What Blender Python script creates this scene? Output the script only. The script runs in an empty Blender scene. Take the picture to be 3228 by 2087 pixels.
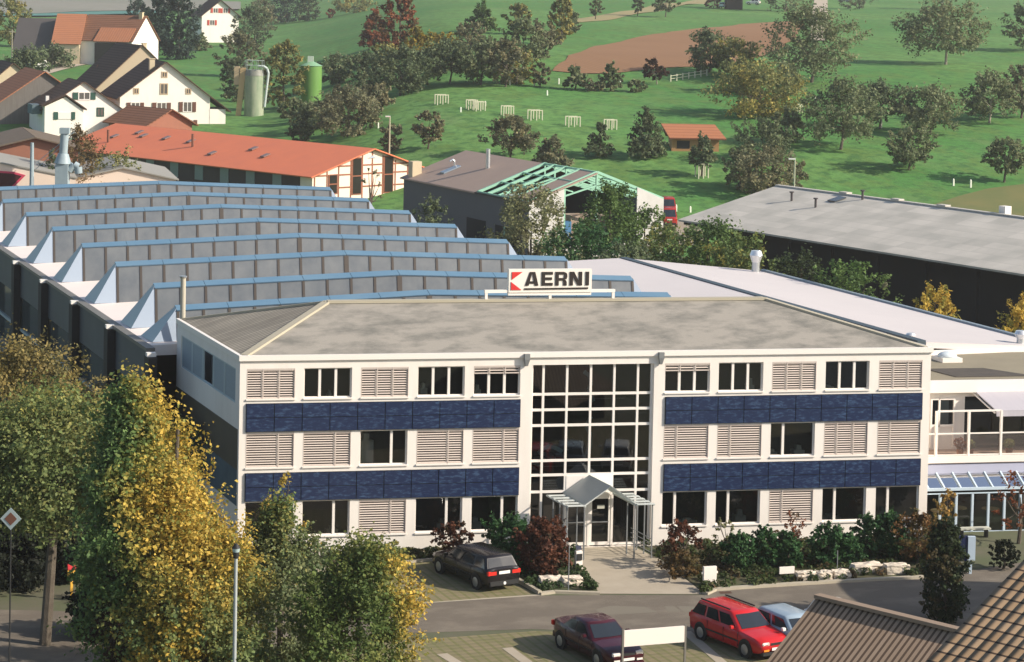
import bpy, bmesh, math, random
import numpy as np
from mathutils import Vector, Matrix
from mathutils.geometry import delaunay_2d_cdt

random.seed(7)
SC = bpy.context.scene
COL = SC.collection
rad = math.radians

# ------------------------------------------------------------------ camera
CAM = np.array([-26.33, -97.874, 24.741]); FOC = 7500.0
YAW, PITCH, ROLL = -.3505, -.04206, .01943
PX, PY = 1429.6, 265.1
IW, IH = 3228.0, 2087.0
def _axes():
    cy, sy = math.cos(YAW), math.sin(YAW); cp, sp = math.cos(PITCH), math.sin(PITCH)
    f = np.array([-sy*cp, cy*cp, sp]); r = np.array([cy, sy, 0.0]); u = np.cross(r, f)
    return math.cos(ROLL)*r+math.sin(ROLL)*u, -math.sin(ROLL)*r+math.cos(ROLL)*u, f
AR, AU, AF = _axes()
FH = np.array([AF[0], AF[1], 0]); FH /= np.linalg.norm(FH)
RH = np.array([FH[1], -FH[0], 0])
DX = IW/2382.0
cam_data = bpy.data.cameras.new('camera'); cam = bpy.data.objects.new('camera', cam_data); COL.objects.link(cam)
cam.matrix_world = Matrix(((AR[0], AU[0], -AF[0], CAM[0]), (AR[1], AU[1], -AF[1], CAM[1]), (AR[2], AU[2], -AF[2], CAM[2]), (0, 0, 0, 1)))
cam_data.sensor_fit = 'HORIZONTAL'; cam_data.sensor_width = 36.0
cam_data.lens = 36.0*FOC/IW
cam_data.shift_x = (IW/2-PX)/IW; cam_data.shift_y = (PY-IH/2)/IW
cam_data.clip_start = 1.0; cam_data.clip_end = 9000.0
SC.camera = cam

def ray(u, v): return AF+(u-PX)/FOC*AR-(v-PY)/FOC*AU
def onz(u, v, z=0.0):
    d = ray(u, v); return CAM+d*((z-CAM[2])/d[2])
def at(u, v, D): return CAM+ray(u, v)*D

def sstep(a, b, t):
    t = np.clip((t-a)/(b-a), 0, 1); return t*t*(3-2*t)
LD = [0, 246, 262, 312, 400, 590, 1000, 1600, 4000]; LZ = [0, 0, 1.0, 5.0, 7.3, 11.0, 14.5, 75, 82]
RD = [0, 238, 275, 310, 350, 480, 700, 900, 1600, 4000]; RZ = [0, 0, 6.0, 10.2, 14.0, 18.0, 21.6, 24.6, 75, 82]
def terr(x, y):
    x = np.asarray(x, float); y = np.asarray(y, float)
    D = (x-CAM[0])*FH[0]+(y-CAM[1])*FH[1]; X = (x-CAM[0])*RH[0]+(y-CAM[1])*RH[1]
    l = 0; r = 0
    for o in (-12, -6, 0, 6, 12):
        l = l+np.interp(D+o, LD, LZ)/5; r = r+np.interp(D+o, RD, RZ)/5
    s = sstep(-.09, .01, X/np.maximum(D, 1))
    far = sstep(220, 300, D)
    bump = (np.sin(x*.031+1.3)*np.cos(y*.027)+.5*np.sin(x*.07+y*.05))*.5*far
    return l*(1-s)+r*s+bump
def gp(u, v):
    """world point where the ground lies under this place of the view (source pixels)"""
    d = ray(u, v); a = 40.0; t = a
    while t < 3500:
        p = CAM+d*t
        if p[2] < terr(p[0], p[1]): break
        a = t; t *= 1.01
    b = t
    for _ in range(30):
        m = (a+b)/2; p = CAM+d*m
        if p[2] < terr(p[0], p[1]): b = m
        else: a = m
    p = CAM+d*b; p[2] = float(terr(p[0], p[1])); return p
def gpd(x, y): return gp(x*DX, y*DX)
def depth(p): return float((np.asarray(p)-CAM)@AF)

# ------------------------------------------------------------------ materials
MATS = {}
def nd(nt, t, **kw):
    n = nt.nodes.new(t)
    for k, v in kw.items(): setattr(n, k, v)
    return n
def mat(name, col, rough=.7, metal=0.0, spec=.35, var=None, vscale=1.0, amt=.5, stretch=(1, 1, 1), bump=0.0, bscale=20.0, detail=4.0, ramp=(.35, .65), coat=0.0):
    """principled material; var = second colour mixed in by noise in object space"""
    if name in MATS: return MATS[name]
    m = bpy.data.materials.new(name); m.use_nodes = True; nt = m.node_tree; b = nt.nodes['Principled BSDF']
    b.inputs['Base Color'].default_value = (*col, 1); b.inputs['Roughness'].default_value = rough
    b.inputs['Metallic'].default_value = metal; b.inputs['Specular IOR Level'].default_value = spec
    b.inputs['Coat Weight'].default_value = coat
    m.diffuse_color = (*col, 1)
    if var is not None or bump:
        tc = nd(nt, 'ShaderNodeTexCoord'); mp = nd(nt, 'ShaderNodeMapping'); mp.inputs['Scale'].default_value = stretch
        nt.links.new(tc.outputs['Object'], mp.inputs['Vector'])
    if var is not None:
        no = nd(nt, 'ShaderNodeTexNoise'); no.inputs['Scale'].default_value = vscale; no.inputs['Detail'].default_value = detail; no.inputs['Roughness'].default_value = .65
        nt.links.new(mp.outputs[0], no.inputs['Vector'])
        mr = nd(nt, 'ShaderNodeMapRange'); mr.inputs[1].default_value = ramp[0]; mr.inputs[2].default_value = ramp[1]; mr.inputs[4].default_value = amt
        nt.links.new(no.outputs['Fac'], mr.inputs[0])
        mx = nd(nt, 'ShaderNodeMix', data_type='RGBA'); mx.inputs[6].default_value = (*col, 1); mx.inputs[7].default_value = (*var, 1)
        nt.links.new(mr.outputs[0], mx.inputs[0]); nt.links.new(mx.outputs[2], b.inputs['Base Color'])
    if bump:
        n2 = nd(nt, 'ShaderNodeTexNoise'); n2.inputs['Scale'].default_value = bscale; n2.inputs['Detail'].default_value = 3
        nt.links.new(mp.outputs[0], n2.inputs['Vector'])
        bp = nd(nt, 'ShaderNodeBump'); bp.inputs['Strength'].default_value = min(1, bump); bp.inputs['Distance'].default_value = .05
        nt.links.new(n2.outputs['Fac'], bp.inputs['Height']); nt.links.new(bp.outputs[0], b.inputs['Normal'])
    MATS[name] = m; return m
def rows_mat(name, col, dark, period, axis='Z', duty=.5, var=None, vscale=.6, amt=.6, rough=.8, bumpd=.04, period2=None, axis2='X', jitter=.35):
    """tiles or corrugation in object space: bands along one axis, cells along another, real relief by bump"""
    if name in MATS: return MATS[name]
    m = bpy.data.materials.new(name); m.use_nodes = True; nt = m.node_tree; b = nt.nodes['Principled BSDF']; L = nt.links
    b.inputs['Roughness'].default_value = rough; b.inputs['Specular IOR Level'].default_value = .10; m.diffuse_color = (*col, 1)
    tc = nd(nt, 'ShaderNodeTexCoord'); sp = nd(nt, 'ShaderNodeSeparateXYZ'); L.new(tc.outputs['Object'], sp.inputs[0])
    def M(op, a, bb=None):
        n = nd(nt, 'ShaderNodeMath', operation=op)
        for i, q in enumerate((a, bb)):
            if q is None: continue
            if isinstance(q, (int, float)): n.inputs[i].default_value = q
            else: L.new(q, n.inputs[i])
        return n.outputs[0]
    a1 = M('DIVIDE', sp.outputs[axis], period); fr = M('FRACT', a1); fl = M('FLOOR', a1)
    hgt = fr
    if period2:
        a2 = M('DIVIDE', sp.outputs[axis2], period2); fr2 = M('FRACT', a2); fl2 = M('FLOOR', a2)
        wave = M('SINE', M('MULTIPLY', fr2, math.pi)); hgt = M('ADD', M('MULTIPLY', fr, .6), M('MULTIPLY', wave, .8))
        cid = M('ADD', M('MULTIPLY', fl, 17.13), M('MULTIPLY', fl2, 5.71))
    else: cid = M('MULTIPLY', fl, 7.77)
    wn = nd(nt, 'ShaderNodeTexWhiteNoise', noise_dimensions='1D'); L.new(cid, wn.inputs['W'])
    no = nd(nt, 'ShaderNodeTexNoise'); no.inputs['Scale'].default_value = vscale; no.inputs['Detail'].default_value = 5; L.new(tc.outputs['Object'], no.inputs['Vector'])
    mx = nd(nt, 'ShaderNodeMix', data_type='RGBA'); mx.inputs[6].default_value = (*col, 1); mx.inputs[7].default_value = (*(var or dark), 1)
    fac = M('ADD', M('MULTIPLY', wn.outputs['Value'], jitter), M('MULTIPLY', M('SUBTRACT', no.outputs['Fac'], .4), amt*2)); 
    cl = nd(nt, 'ShaderNodeClamp'); L.new(fac, cl.inputs[0]); L.new(cl.outputs[0], mx.inputs[0])
    lt = M('LESS_THAN', fr, duty)
    mx2 = nd(nt, 'ShaderNodeMix', data_type='RGBA'); L.new(lt, mx2.inputs[0]); L.new(mx.outputs[2], mx2.inputs[6]); mx2.inputs[7].default_value = (*dark, 1)
    L.new(mx2.outputs[2], b.inputs['Base Color'])
    bp = nd(nt, 'ShaderNodeBump'); bp.inputs['Strength'].default_value = .9; bp.inputs['Distance'].default_value = bumpd
    L.new(hgt, bp.inputs['Height']); L.new(bp.outputs[0], b.inputs['Normal'])
    MATS[name] = m; return m
def leaf_mat():
    if 'leaf' in MATS: return MATS['leaf']
    m = bpy.data.materials.new('leaf'); m.use_nodes = True; nt = m.node_tree; b = nt.nodes['Principled BSDF']
    at_ = nd(nt, 'ShaderNodeAttribute', attribute_name='tint'); nt.links.new(at_.outputs['Color'], b.inputs['Base Color'])
    b.inputs['Roughness'].default_value = .65; b.inputs['Specular IOR Level'].default_value = .25
    tr = nd(nt, 'ShaderNodeBsdfTranslucent'); nt.links.new(at_.outputs['Color'], tr.inputs['Color'])
    mx = nd(nt, 'ShaderNodeMixShader'); mx.inputs[0].default_value = .36
    out = nt.nodes['Material Output']
    nt.links.new(b.outputs[0], mx.inputs[1]); nt.links.new(tr.outputs[0], mx.inputs[2]); nt.links.new(mx.outputs[0], out.inputs['Surface'])
    MATS['leaf'] = m; return m
def glass_mat(name, tint=(.5, .55, .55), refl=1.0, rough=.02, trans=.85, base=(.03, .035, .035)):
    """window glass: mostly see-through, mirror by fresnel"""
    if name in MATS: return MATS[name]
    m = bpy.data.materials.new(name); m.use_nodes = True; nt = m.node_tree
    for n in list(nt.nodes):
        if n.type != 'OUTPUT_MATERIAL': nt.nodes.remove(n)
    out = nt.nodes['Material Output']
    tr = nd(nt, 'ShaderNodeBsdfTransparent'); tr.inputs[0].default_value = (*tint, 1)
    df = nd(nt, 'ShaderNodeBsdfDiffuse'); df.inputs[0].default_value = (*base, 1)
    gl = nd(nt, 'ShaderNodeBsdfGlossy'); gl.inputs['Roughness'].default_value = rough
    fr = nd(nt, 'ShaderNodeFresnel'); fr.inputs[0].default_value = 1.5+.35*refl
    m1 = nd(nt, 'ShaderNodeMixShader'); m1.inputs[0].default_value = trans
    tl = nd(nt, 'ShaderNodeBsdfTranslucent'); tl.inputs[0].default_value = (*base, 1); m0 = nd(nt, 'ShaderNodeMixShader'); m0.inputs[0].default_value = .65
    nt.links.new(df.outputs[0], m0.inputs[1]); nt.links.new(tl.outputs[0], m0.inputs[2]); nt.links.new(m0.outputs[0], m1.inputs[1]); nt.links.new(tr.outputs[0], m1.inputs[2])
    m2 = nd(nt, 'ShaderNodeMixShader'); nt.links.new(fr.outputs[0], m2.inputs[0]); nt.links.new(m1.outputs[0], m2.inputs[1]); nt.links.new(gl.outputs[0], m2.inputs[2])
    nt.links.new(m2.outputs[0], out.inputs['Surface']); m.diffuse_color = (.1, .1, .1, 1)
    MATS[name] = m; return m

# ------------------------------------------------------------------ mesh helpers
class MB:
    def __init__(s, T=None): s.v = []; s.f = []; s.T = T
    def pt(s, p):
        s.v.append(tuple(float(c) for c in (s.T(*p) if s.T else p))); return len(s.v)-1
    def poly(s, *pts):
        s.f.append([s.pt(p) for p in pts]); return s
    def box(s, x0, x1, y0, y1, z0, z1):
        i = [s.pt(p) for p in ((x0, y0, z0), (x1, y0, z0), (x1, y1, z0), (x0, y1, z0), (x0, y0, z1), (x1, y0, z1), (x1, y1, z1), (x0, y1, z1))]
        for q in ((0, 3, 2, 1), (4, 5, 6, 7), (0, 1, 5, 4), (1, 2, 6, 5), (2, 3, 7, 6), (3, 0, 4, 7)): s.f.append([i[k] for k in q])
        return s
    def prism(s, pts, vec):
        """closed prism: polygon swept along vec"""
        a = [s.pt(p) for p in pts]; b = [s.pt((p[0]+vec[0], p[1]+vec[1], p[2]+vec[2])) for p in pts]; n = len(pts)
        s.f.append(a[::-1]); s.f.append(b)
        for k in range(n): s.f.append([a[k], a[(k+1) % n], b[(k+1) % n], b[k]])
        return s
    def bar(s, p, q, w, h=None, up=(0, 0, 1)):
        p = Vector(p); q = Vector(q); d = (q-p).normalized(); u = Vector(up)
        if abs(d.dot(u)) > .98: u = Vector((1, 0, 0))
        a = d.cross(u).normalized(); b = a.cross(d); h = h or w
        c = [p+a*sx*w/2+b*sz*h/2 for sx, sz in ((-1, -1), (1, -1), (1, 1), (-1, 1))]
        return s.prism(c, q-p)
    def cyl(s, p, q, r0, r1=None, n=12, cap=True):
        p = Vector(p); q = Vector(q); d = (q-p).normalized(); u = Vector((0, 0, 1)) if abs(d.z) < .95 else Vector((1, 0, 0))
        a = d.cross(u).normalized(); b = a.cross(d); r1 = r0 if r1 is None else r1
        A = []; B = []
        for k in range(n):
            t = 2*math.pi*k/n; o = a*math.cos(t)+b*math.sin(t); A.append(s.pt(p+o*r0)); B.append(s.pt(q+o*r1))
        for k in range(n): s.f.append([A[k], A[(k+1) % n], B[(k+1) % n], B[k]])
        if cap: s.f.append(A[::-1]); s.f.append(B)
        return s
    def tube(s, pts, radii, n=7):
        for k in range(len(pts)-1): s.cyl(pts[k], pts[k+1], radii[k], radii[k+1], n, True)
        return s
    def build(s, name, m, parent=None, smooth=False, fix=True, bevel=0):
        me = bpy.data.meshes.new(name); me.from_pydata(s.v, [], s.f)
        if fix or bevel:
            bm = bmesh.new(); bm.from_mesh(me)
            if bevel:
                bmesh.ops.remove_doubles(bm, verts=bm.verts, dist=1e-5)
                bmesh.ops.bevel(bm, geom=list(bm.edges), offset=bevel, segments=2, affect='EDGES', clamp_overlap=True)
            bmesh.ops.recalc_face_normals(bm, faces=bm.faces); bm.to_mesh(me); bm.free()
        if smooth:
            me.polygons.foreach_set('use_smooth', [True]*len(me.polygons))
            try: me.set_sharp_from_angle(angle=rad(40))
            except Exception: pass
        me.materials.append(m); o = bpy.data.objects.new(name, me); COL.objects.link(o)
        if parent: o.parent = parent
        return o
def tag(o, label=None, cat=None, group=None, kind=None):
    if label: o['label'] = label
    if cat: o['category'] = cat
    if group: o['group'] = group
    if kind: o['kind'] = kind
    return o
def empty(name, loc, label, cat, group=None, rz=0.0):
    o = bpy.data.objects.new(name, None); COL.objects.link(o); o.location = tuple(float(c) for c in loc); o.rotation_euler = (0, 0, rz)
    o.empty_display_size = .3
    return tag(o, label, cat, group)
def copytree(o, parent=None):
    c = o.copy(); COL.objects.link(c)
    if parent: c.parent = parent
    for ch in [k for k in bpy.data.objects if k.parent == o]: copytree(ch, c)
    return c
def np_mesh(name, V, F, m, parent=None, tint=None, smooth=False):
    me = bpy.data.meshes.new(name); n = len(V); k = F.shape[1]; nf = len(F)
    me.vertices.add(n); me.vertices.foreach_set('co', V.astype(np.float32).ravel())
    me.loops.add(nf*k); me.loops.foreach_set('vertex_index', F.astype(np.int32).ravel())
    me.polygons.add(nf); me.polygons.foreach_set('loop_start', np.arange(0, nf*k, k, dtype=np.int32))
    if smooth: me.polygons.foreach_set('use_smooth', np.ones(nf, bool))
    me.update(calc_edges=True)
    if tint is not None:
        a = me.color_attributes.new('tint', 'FLOAT_COLOR', 'POINT'); c = np.ones((n, 4), np.float32); c[:, :3] = tint; a.data.foreach_set('color', c.ravel())
    me.materials.append(m); o = bpy.data.objects.new(name, me); COL.objects.link(o)
    if parent: o.parent = parent
    return o

# ------------------------------------------------------------------ foliage
PAL = {
 'gg': [(0.105, 0.182, 0.056), (0.140, 0.217, 0.070), (0.084, 0.140, 0.049), (0.196, 0.238, 0.070)],
 'olive': [(0.150, 0.186, 0.090), (0.186, 0.216, 0.108), (0.120, 0.156, 0.072), (0.228, 0.240, 0.120)],
 'dark': [(0.106, 0.144, 0.069), (0.131, 0.169, 0.081), (0.081, 0.112, 0.056), (0.175, 0.200, 0.100)],
 'brown': [(0.168, 0.174, 0.096), (0.204, 0.198, 0.108), (0.138, 0.150, 0.084), (0.252, 0.222, 0.114)],
 'green': [(0.084, 0.154, 0.042), (0.112, 0.182, 0.049), (0.063, 0.112, 0.035), (0.154, 0.224, 0.070)],
 'pine': [(0.039, 0.072, 0.052), (0.052, 0.085, 0.058), (0.033, 0.055, 0.044)],
 'yellow': [(.30, .22, .035), (.24, .19, .04), (.14, .14, .035), (.36, .25, .03)],
 'red': [(0.213, 0.069, 0.031), (0.275, 0.088, 0.037), (0.150, 0.062, 0.031), (0.125, 0.088, 0.037)],
 'mix': [(0.207, 0.221, 0.083), (0.276, 0.262, 0.090), (0.152, 0.179, 0.069), (0.386, 0.317, 0.083)],
 'maple': [(.12, .04, .022), (.09, .035, .02), (.16, .06, .03), (.06, .04, .02)],
 'plum': [(.06, .03, .022), (.08, .04, .025), (.05, .028, .02)],
 'willow': [(0.200, 0.213, 0.100), (0.250, 0.250, 0.125), (0.150, 0.163, 0.069), (0.300, 0.288, 0.150)],
 'hedge': [(0.035, 0.106, 0.033), (0.050, 0.131, 0.040), (0.025, 0.073, 0.025), (0.075, 0.156, 0.050)],
 'yg': [(0.515, 0.358, 0.067), (0.426, 0.314, 0.062), (0.246, 0.246, 0.056), (0.560, 0.403, 0.078), (0.605, 0.414, 0.078)],
 'gy': [(0.115, 0.172, 0.052), (0.149, 0.196, 0.057), (0.230, 0.230, 0.063), (0.092, 0.138, 0.046), (0.345, 0.299, 0.069)],
}
def leaves(name, C, R, n, size, pal, rng, parent, squash=.85, grad=None, hang=0.0):
    """leaf quads on the shells of clumps (centres C, radii R), each clump with its own tint"""
    C = np.asarray(C, float); R = np.asarray(R, float); k = len(C)
    w = R**2; idx = rng.choice(k, n, p=w/w.sum())
    d = rng.normal(size=(n, 3)); d /= np.linalg.norm(d, axis=1)[:, None]
    rr = R[idx]*(rng.random(n)**.33*.55+.5)
    P = C[idx]+d*rr[:, None]*np.array([1, 1, squash])
    if hang: P[:, 2] -= rng.random(n)**2*hang
    nr = d+rng.normal(size=(n, 3))*.7+np.array([0, 0, .35]); nr /= np.linalg.norm(nr, axis=1)[:, None]
    a = np.cross(nr, rng.normal(size=(n, 3))); a /= np.linalg.norm(a, axis=1)[:, None]; b = np.cross(nr, a)
    s = size*(.6+.8*rng.random(n))[:, None]
    V = np.stack([P-a*s*.5, P-b*s*.36+nr*s*.08, P+a*s*.5, P+b*s*.36+nr*s*.08], 1).reshape(-1, 3)
    F = np.arange(4*n).reshape(n, 4)
    pc = np.array(PAL[pal] if isinstance(pal, str) else pal)
    cc = pc[rng.integers(0, len(pc), k)]; own = pc[rng.integers(0, len(pc), n)]
    t = rng.random(n)[:, None]*.6
    col = cc[idx]*(1-t)+own*t
    if grad is not None:
        f, p2 = grad; q = np.array(PAL[p2]); g = np.clip(f(P)+rng.normal(size=n)*.22, 0, 1)[:, None]
        col = col*(1-g)+q[rng.integers(0, len(q), n)]*g
    col = col*(.8+.4*rng.random(n))[:, None]
    return np_mesh(name, V, F, leaf_mat(), parent, np.repeat(col, 4, 0))
BARK = mat('bark', (.075, .06, .045), .9, var=(.14, .12, .09), vscale=3, bump=.5)
BARKP = mat('pale_bark', (.30, .27, .21), .9, var=(.16, .14, .11), vscale=3, bump=.4)
PROF = {'round': lambda u: np.sqrt(np.clip(1-(2*u-1)**2, 0, 1))**.75, 'spread': lambda u: np.clip(np.sin(np.pi*(.16+.80*u)), 0, 1)**.55*(1-.15*u),
        'cone': lambda u: (1-u)**.85*.93+.07, 'dome': lambda u: np.clip(np.sin(np.pi*(.30+.68*u)), 0, 1)**.9,
        'column': lambda u: np.clip(np.sin(np.pi*(.10+.84*u)), 0, 1)**.55}
def tree(name, label, cat, p, h, w, pal, form='round', n=2200, size=.42, trunk=.25, group=None, seed=0, pale=False, grad=None, lean=0.0, gap=1.0, clumps=None, depth_=None, hole=.20, per=34, spread=.17):
    """trunk with limbs and a crown of leafy twigs inside an uneven envelope with holes"""
    rng = np.random.default_rng(seed+11)
    e = empty(name, p, label, cat, group)
    th = h*trunk; ch = h-th; k = max(14, n//per)
    ph = rng.random(12)*6.283
    u = rng.random(k*2); 
    if form == 'cone': u = 1-np.sqrt(rng.random(k*2))*.98
    a = rng.random(k*2)*6.283; q = rng.random(k*2)**.45
    lump = 1+.20*np.sin(2*a+ph[0]+3*u)+.15*np.sin(4*a+ph[1]-6*u)+.10*np.sin(7*a+11*u+ph[2])
    rr = q*PROF[form](u)*lump*w/2*.86
    X = rr*np.cos(a); Y = rr*np.sin(a)*((depth_ or w)/w); Z = th+ch*(.03+.94*u)*(1+.05*np.sin(3*a+ph[3]))
    f = 5.2/w
    nz = np.sin(X*f*1.7+ph[4])*np.sin(Y*f*1.9+ph[5])*np.sin(Z*f*2.1+ph[6])+.5*np.sin(X*f*3.7+Z*f*2.9+ph[7])*np.sin(Y*f*3.3-Z*f*1.7+ph[8])
    keep = np.argsort(nz)[int(len(nz)*hole*.9):]; keep = rng.permutation(keep)[:k]
    B = np.stack([X, Y, Z], 1)[keep]; B[:, 0] += lean*(B[:, 2]/h); k = len(B)
    c0 = np.array([lean*.5, 0, th+ch*.35])
    d = B-c0; d /= np.linalg.norm(d, axis=1)[:, None]+1e-6
    d = d*.8+rng.normal(size=(k, 3))*.38+np.array([0, 0, .22]); d /= np.linalg.norm(d, axis=1)[:, None]
    ln = w*(.09+.11*rng.random(k))*gap
    t = rng.random((k, per)); L = B[:, None]+d[:, None]*(ln[:, None]*t)[..., None]+rng.normal(size=(k, per, 3))*(ln*spread)[:, None, None]*np.array([1, 1, .8])
    P = L.reshape(-1, 3); idx = np.repeat(np.arange(k), per); m = len(P)
    ok = P[:, 2] > .05; P = P[ok]; idx = idx[ok]; m = len(P)
    nr = rng.normal(size=(m, 3))*.75+d[idx]*.55+np.array([0, 0, .45]); nr /= np.linalg.norm(nr, axis=1)[:, None]
    ax_ = np.cross(nr, rng.normal(size=(m, 3))); ax_ /= np.linalg.norm(ax_, axis=1)[:, None]; b = np.cross(nr, ax_)
    s = size*(.5+.9*rng.random(m))[:, None]
    V = np.stack([P-ax_*s*.5, P-b*s*.34+nr*s*.10, P+ax_*s*.5, P+b*s*.34+nr*s*.10], 1).reshape(-1, 3)
    pc = np.array(PAL[pal] if isinstance(pal, str) else pal)
    patch = (np.sin(B[:, 0]*f*1.3+ph[9])+np.sin(B[:, 1]*f*1.1+ph[10])+np.sin(B[:, 2]*f*1.5+ph[11]))/3*.5+.5
    ci = np.clip((patch+rng.normal(size=k)*.22)*len(pc), 0, len(pc)-.01).astype(int); cc = pc[ci]
    own = pc[rng.integers(0, len(pc), m)]; tt = rng.random(m)[:, None]*.5
    col = cc[idx]*(1-tt)+own*tt
    if grad is not None:
        g0, p2 = grad; qq = np.array(PAL[p2] if isinstance(p2, str) else p2); tw = rng.normal(size=k)*.2
        g = np.clip(g0(P)+tw[idx]+rng.normal(size=m)*.12, 0, 1)[:, None]; col = col*(1-g)+qq[rng.integers(0, len(qq), m)]*g
    col = col*(.75+.5*rng.random(m))[:, None]
    T = MB(); r0 = max(.05, .020*h+.03)
    top = Vector((lean, 0, th+ch*.6)) if form not in ('cone', 'column', 'dome') else Vector((0, 0, h*.9))
    midp = Vector((lean*.35+.04*w, .02*w, max(th, h*.12)))
    T.tube([Vector((0, 0, -.4)), Vector((0, 0, .1)), midp, top], [r0*1.35, r0*1.1, r0*.85, r0*.25], 8)
    if form in ('round', 'spread'):
        for i in rng.choice(k, min(16 if n > 8000 else 9, k), replace=False):
            c = Vector(B[i]); b0 = midp.lerp(top, .05+.6*rng.random()); m_ = b0.lerp(c, .5)+Vector((0, 0, -.03*h)); T.tube([b0, m_, c], [r0*.5, r0*.30, r0*.08], 5)
    T.build('trunk', BARKP if pale else BARK, e)
    np_mesh('crown', V, np.arange(4*m).reshape(m, 4), leaf_mat(), e, np.repeat(col, 4, 0))
    return e
# ------------------------------------------------------------------ colours
WHITE = mat('white_render', (.81, .755, .685), .75, var=(.69, .63, .56), vscale=1.1, amt=.55, stretch=(1, 1, .22), detail=8, ramp=(.45, .75))
WHITE2 = mat('white_metal', (.82, .765, .70), .45)
DARKIN = mat('dark_room', (.035, .033, .03), .9)
PANE = glass_mat('window_glass', (.74, .77, .77), .8)
BLIND = mat('blind_slats', (.55, .475, .42), .6)
STEEL = mat('galvanised_steel', (.55, .57, .58), .35, metal=.8)
GREYP = mat('grey_paint', (.20, .21, .21), .6)
PAPER = mat('pale_office_things', (.50, .50, .42), .8)
SOLAR = mat('blue_solar_cells', (.014, .024, .066), .25, spec=.5, var=(.075, .135, .24), vscale=4.2, amt=.9, stretch=(.8, 1, 2.4), detail=9, ramp=(.50, .78))
SOLARJ = mat('panel_joint', (.012, .014, .022), .6)

# ------------------------------------------------------------------ office building (facade along its own x axis)
DL = -.149; CD, SD = math.cos(DL), math.sin(DL)
def OT(x, y, z): return (x*CD, y+x*SD, z)
def off(x, y, z=0.0): return np.array(OT(x, y, z))
WF, BD, ZE = 31.4, 11.5, 8.70
office = empty('office_building', (0, 0, 0), 'white three-storey office building with blue panel bands and a grey hipped roof', 'office building')
rows = [(6.84, 8.14), (3.88, 5.40), (.87, 2.40)]
xl = [.30, 2.77, 5.25, 7.74, 10.22]; xr_ = [18.88, 21.36, 23.86, 26.38, 28.92]; WW = 2.08
spans = [(x, x+WW) for x in xl]+[(12.84, 18.38)]+[(x, x+WW) for x in xr_]
wall = MB(OT)
TH = .22
for z0, z1 in rows:
    e = [0.0]
    for a, b in spans: e += [a, b]
    e += [WF]
    for k in range(0, len(e), 2): wall.box(e[k], e[k+1], 0, TH, z0, z1)
for z0, z1 in ((-.6, .87), (2.40, 3.88), (5.40, 6.84), (8.14, 8.45)):
    if z0 < 8:
        wall.box(0, 12.84, 0, TH, z0, z1); wall.box(18.38, WF, 0, TH, z0, z1)
    else: wall.box(0, WF, 0, TH, z0, z1)
wall.box(12.84, 18.38, .0, TH, -.6, .02)
# side and back walls, left one with window strip openings
wall.box(0, .2, TH, BD, 5.5, 6.55); wall.box(0, .2, TH, BD, 8.05, 8.45); wall.box(0, .2, TH, .7, 6.55, 8.05)
wall.box(0, .2, 10.6, BD, 6.55, 8.05)
wall.box(0, .2, TH, BD, -.6, 2.2)
wall.box(.2, WF, BD-.2, BD, -.6, 8.45); wall.box(WF-.2, WF, TH, BD-.2, -.6, 8.45)
wall.build('wall', WHITE, office)
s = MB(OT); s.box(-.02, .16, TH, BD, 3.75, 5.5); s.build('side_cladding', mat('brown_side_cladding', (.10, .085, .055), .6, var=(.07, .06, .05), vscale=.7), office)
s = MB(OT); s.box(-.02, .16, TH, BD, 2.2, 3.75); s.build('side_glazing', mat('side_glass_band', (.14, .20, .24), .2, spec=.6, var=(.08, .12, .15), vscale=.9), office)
# fascia with a thin shadow gap, gutter
f = MB(OT); f.box(-.06, WF+.06, -.10, .06, 8.49, 8.72); f.box(-.06, .10, .06, BD, 8.49, 8.72); f.box(-.03, WF+.03, -.05, .02, 8.45, 8.49)
f.box(WF-.1, WF+.06, .06, BD, 8.49, 8.72); f.build('fascia', WHITE2, office)
inn = MB(OT); inn.box(.25, WF-.25, 4.2, 4.3, 0, 8.4)
for z in (.0, 3.05, 6.1): inn.box(.25, WF-.25, .30, 4.2, z-.22, z)
inn.box(.25, WF-.25, .25, BD-.25, 8.2, 8.4)
for x in (12.6, 18.6): inn.box(x-.08, x+.08, .24, 4.2, .0, 8.2)
inn.build('interior', DARKIN, office)
# hipped roof
CORR = mat('stained_fibre_cement', (.30, .275, .235), .85, var=(.15, .145, .125), vscale=.8, amt=.9, stretch=(.75, 1.3, 1), detail=10, ramp=(.44, .66), bump=.25, bscale=14)
CORR2 = rows_mat('corrugated_fibre_cement_side', (.40, .36, .29), (.16, .14, .11), .30, 'Y', .38, var=(.20, .18, .15), vscale=.8, amt=.6, bumpd=.04, jitter=.5)
rz, rx0, rx1, ry = 10.2, 5.42, 26.18, 5.75
z0 = 8.66
def roofslab(a, t=.10): return MB(OT).prism(a, (0, 0, -t))
roofslab([(.15, .08, z0), (WF-.15, .08, z0), (rx1, ry, rz), (rx0, ry, rz)]).build('roof', CORR, office)
roofslab([(.15, BD-.1, z0), (.15, .08, z0), (rx0, ry, rz)]).build('roof', CORR2, office)
roofslab([(WF-.15, .08, z0), (WF-.15, BD-.1, z0), (rx1, ry, rz)]).build('roof', CORR2, office)
roofslab([(WF-.15, BD-.1, z0), (.15, BD-.1, z0), (rx0, ry, rz), (rx1, ry, rz)]).build('roof', CORR, office)
RIDGE = mat('ridge_flashing', (.40, .36, .27), .7)
hp = MB()
def ob(p, q, w, h): hp.bar(OT(*p), OT(*q), w, h)
ob((rx0, ry, rz+.03), (rx1, ry, rz+.03), .42, .12); ob((.2, .12, z0+.03), (rx0, ry, rz+.03), .36, .10); ob((WF-.2, .12, z0+.03), (rx1, ry, rz+.03), .30, .10)
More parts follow.
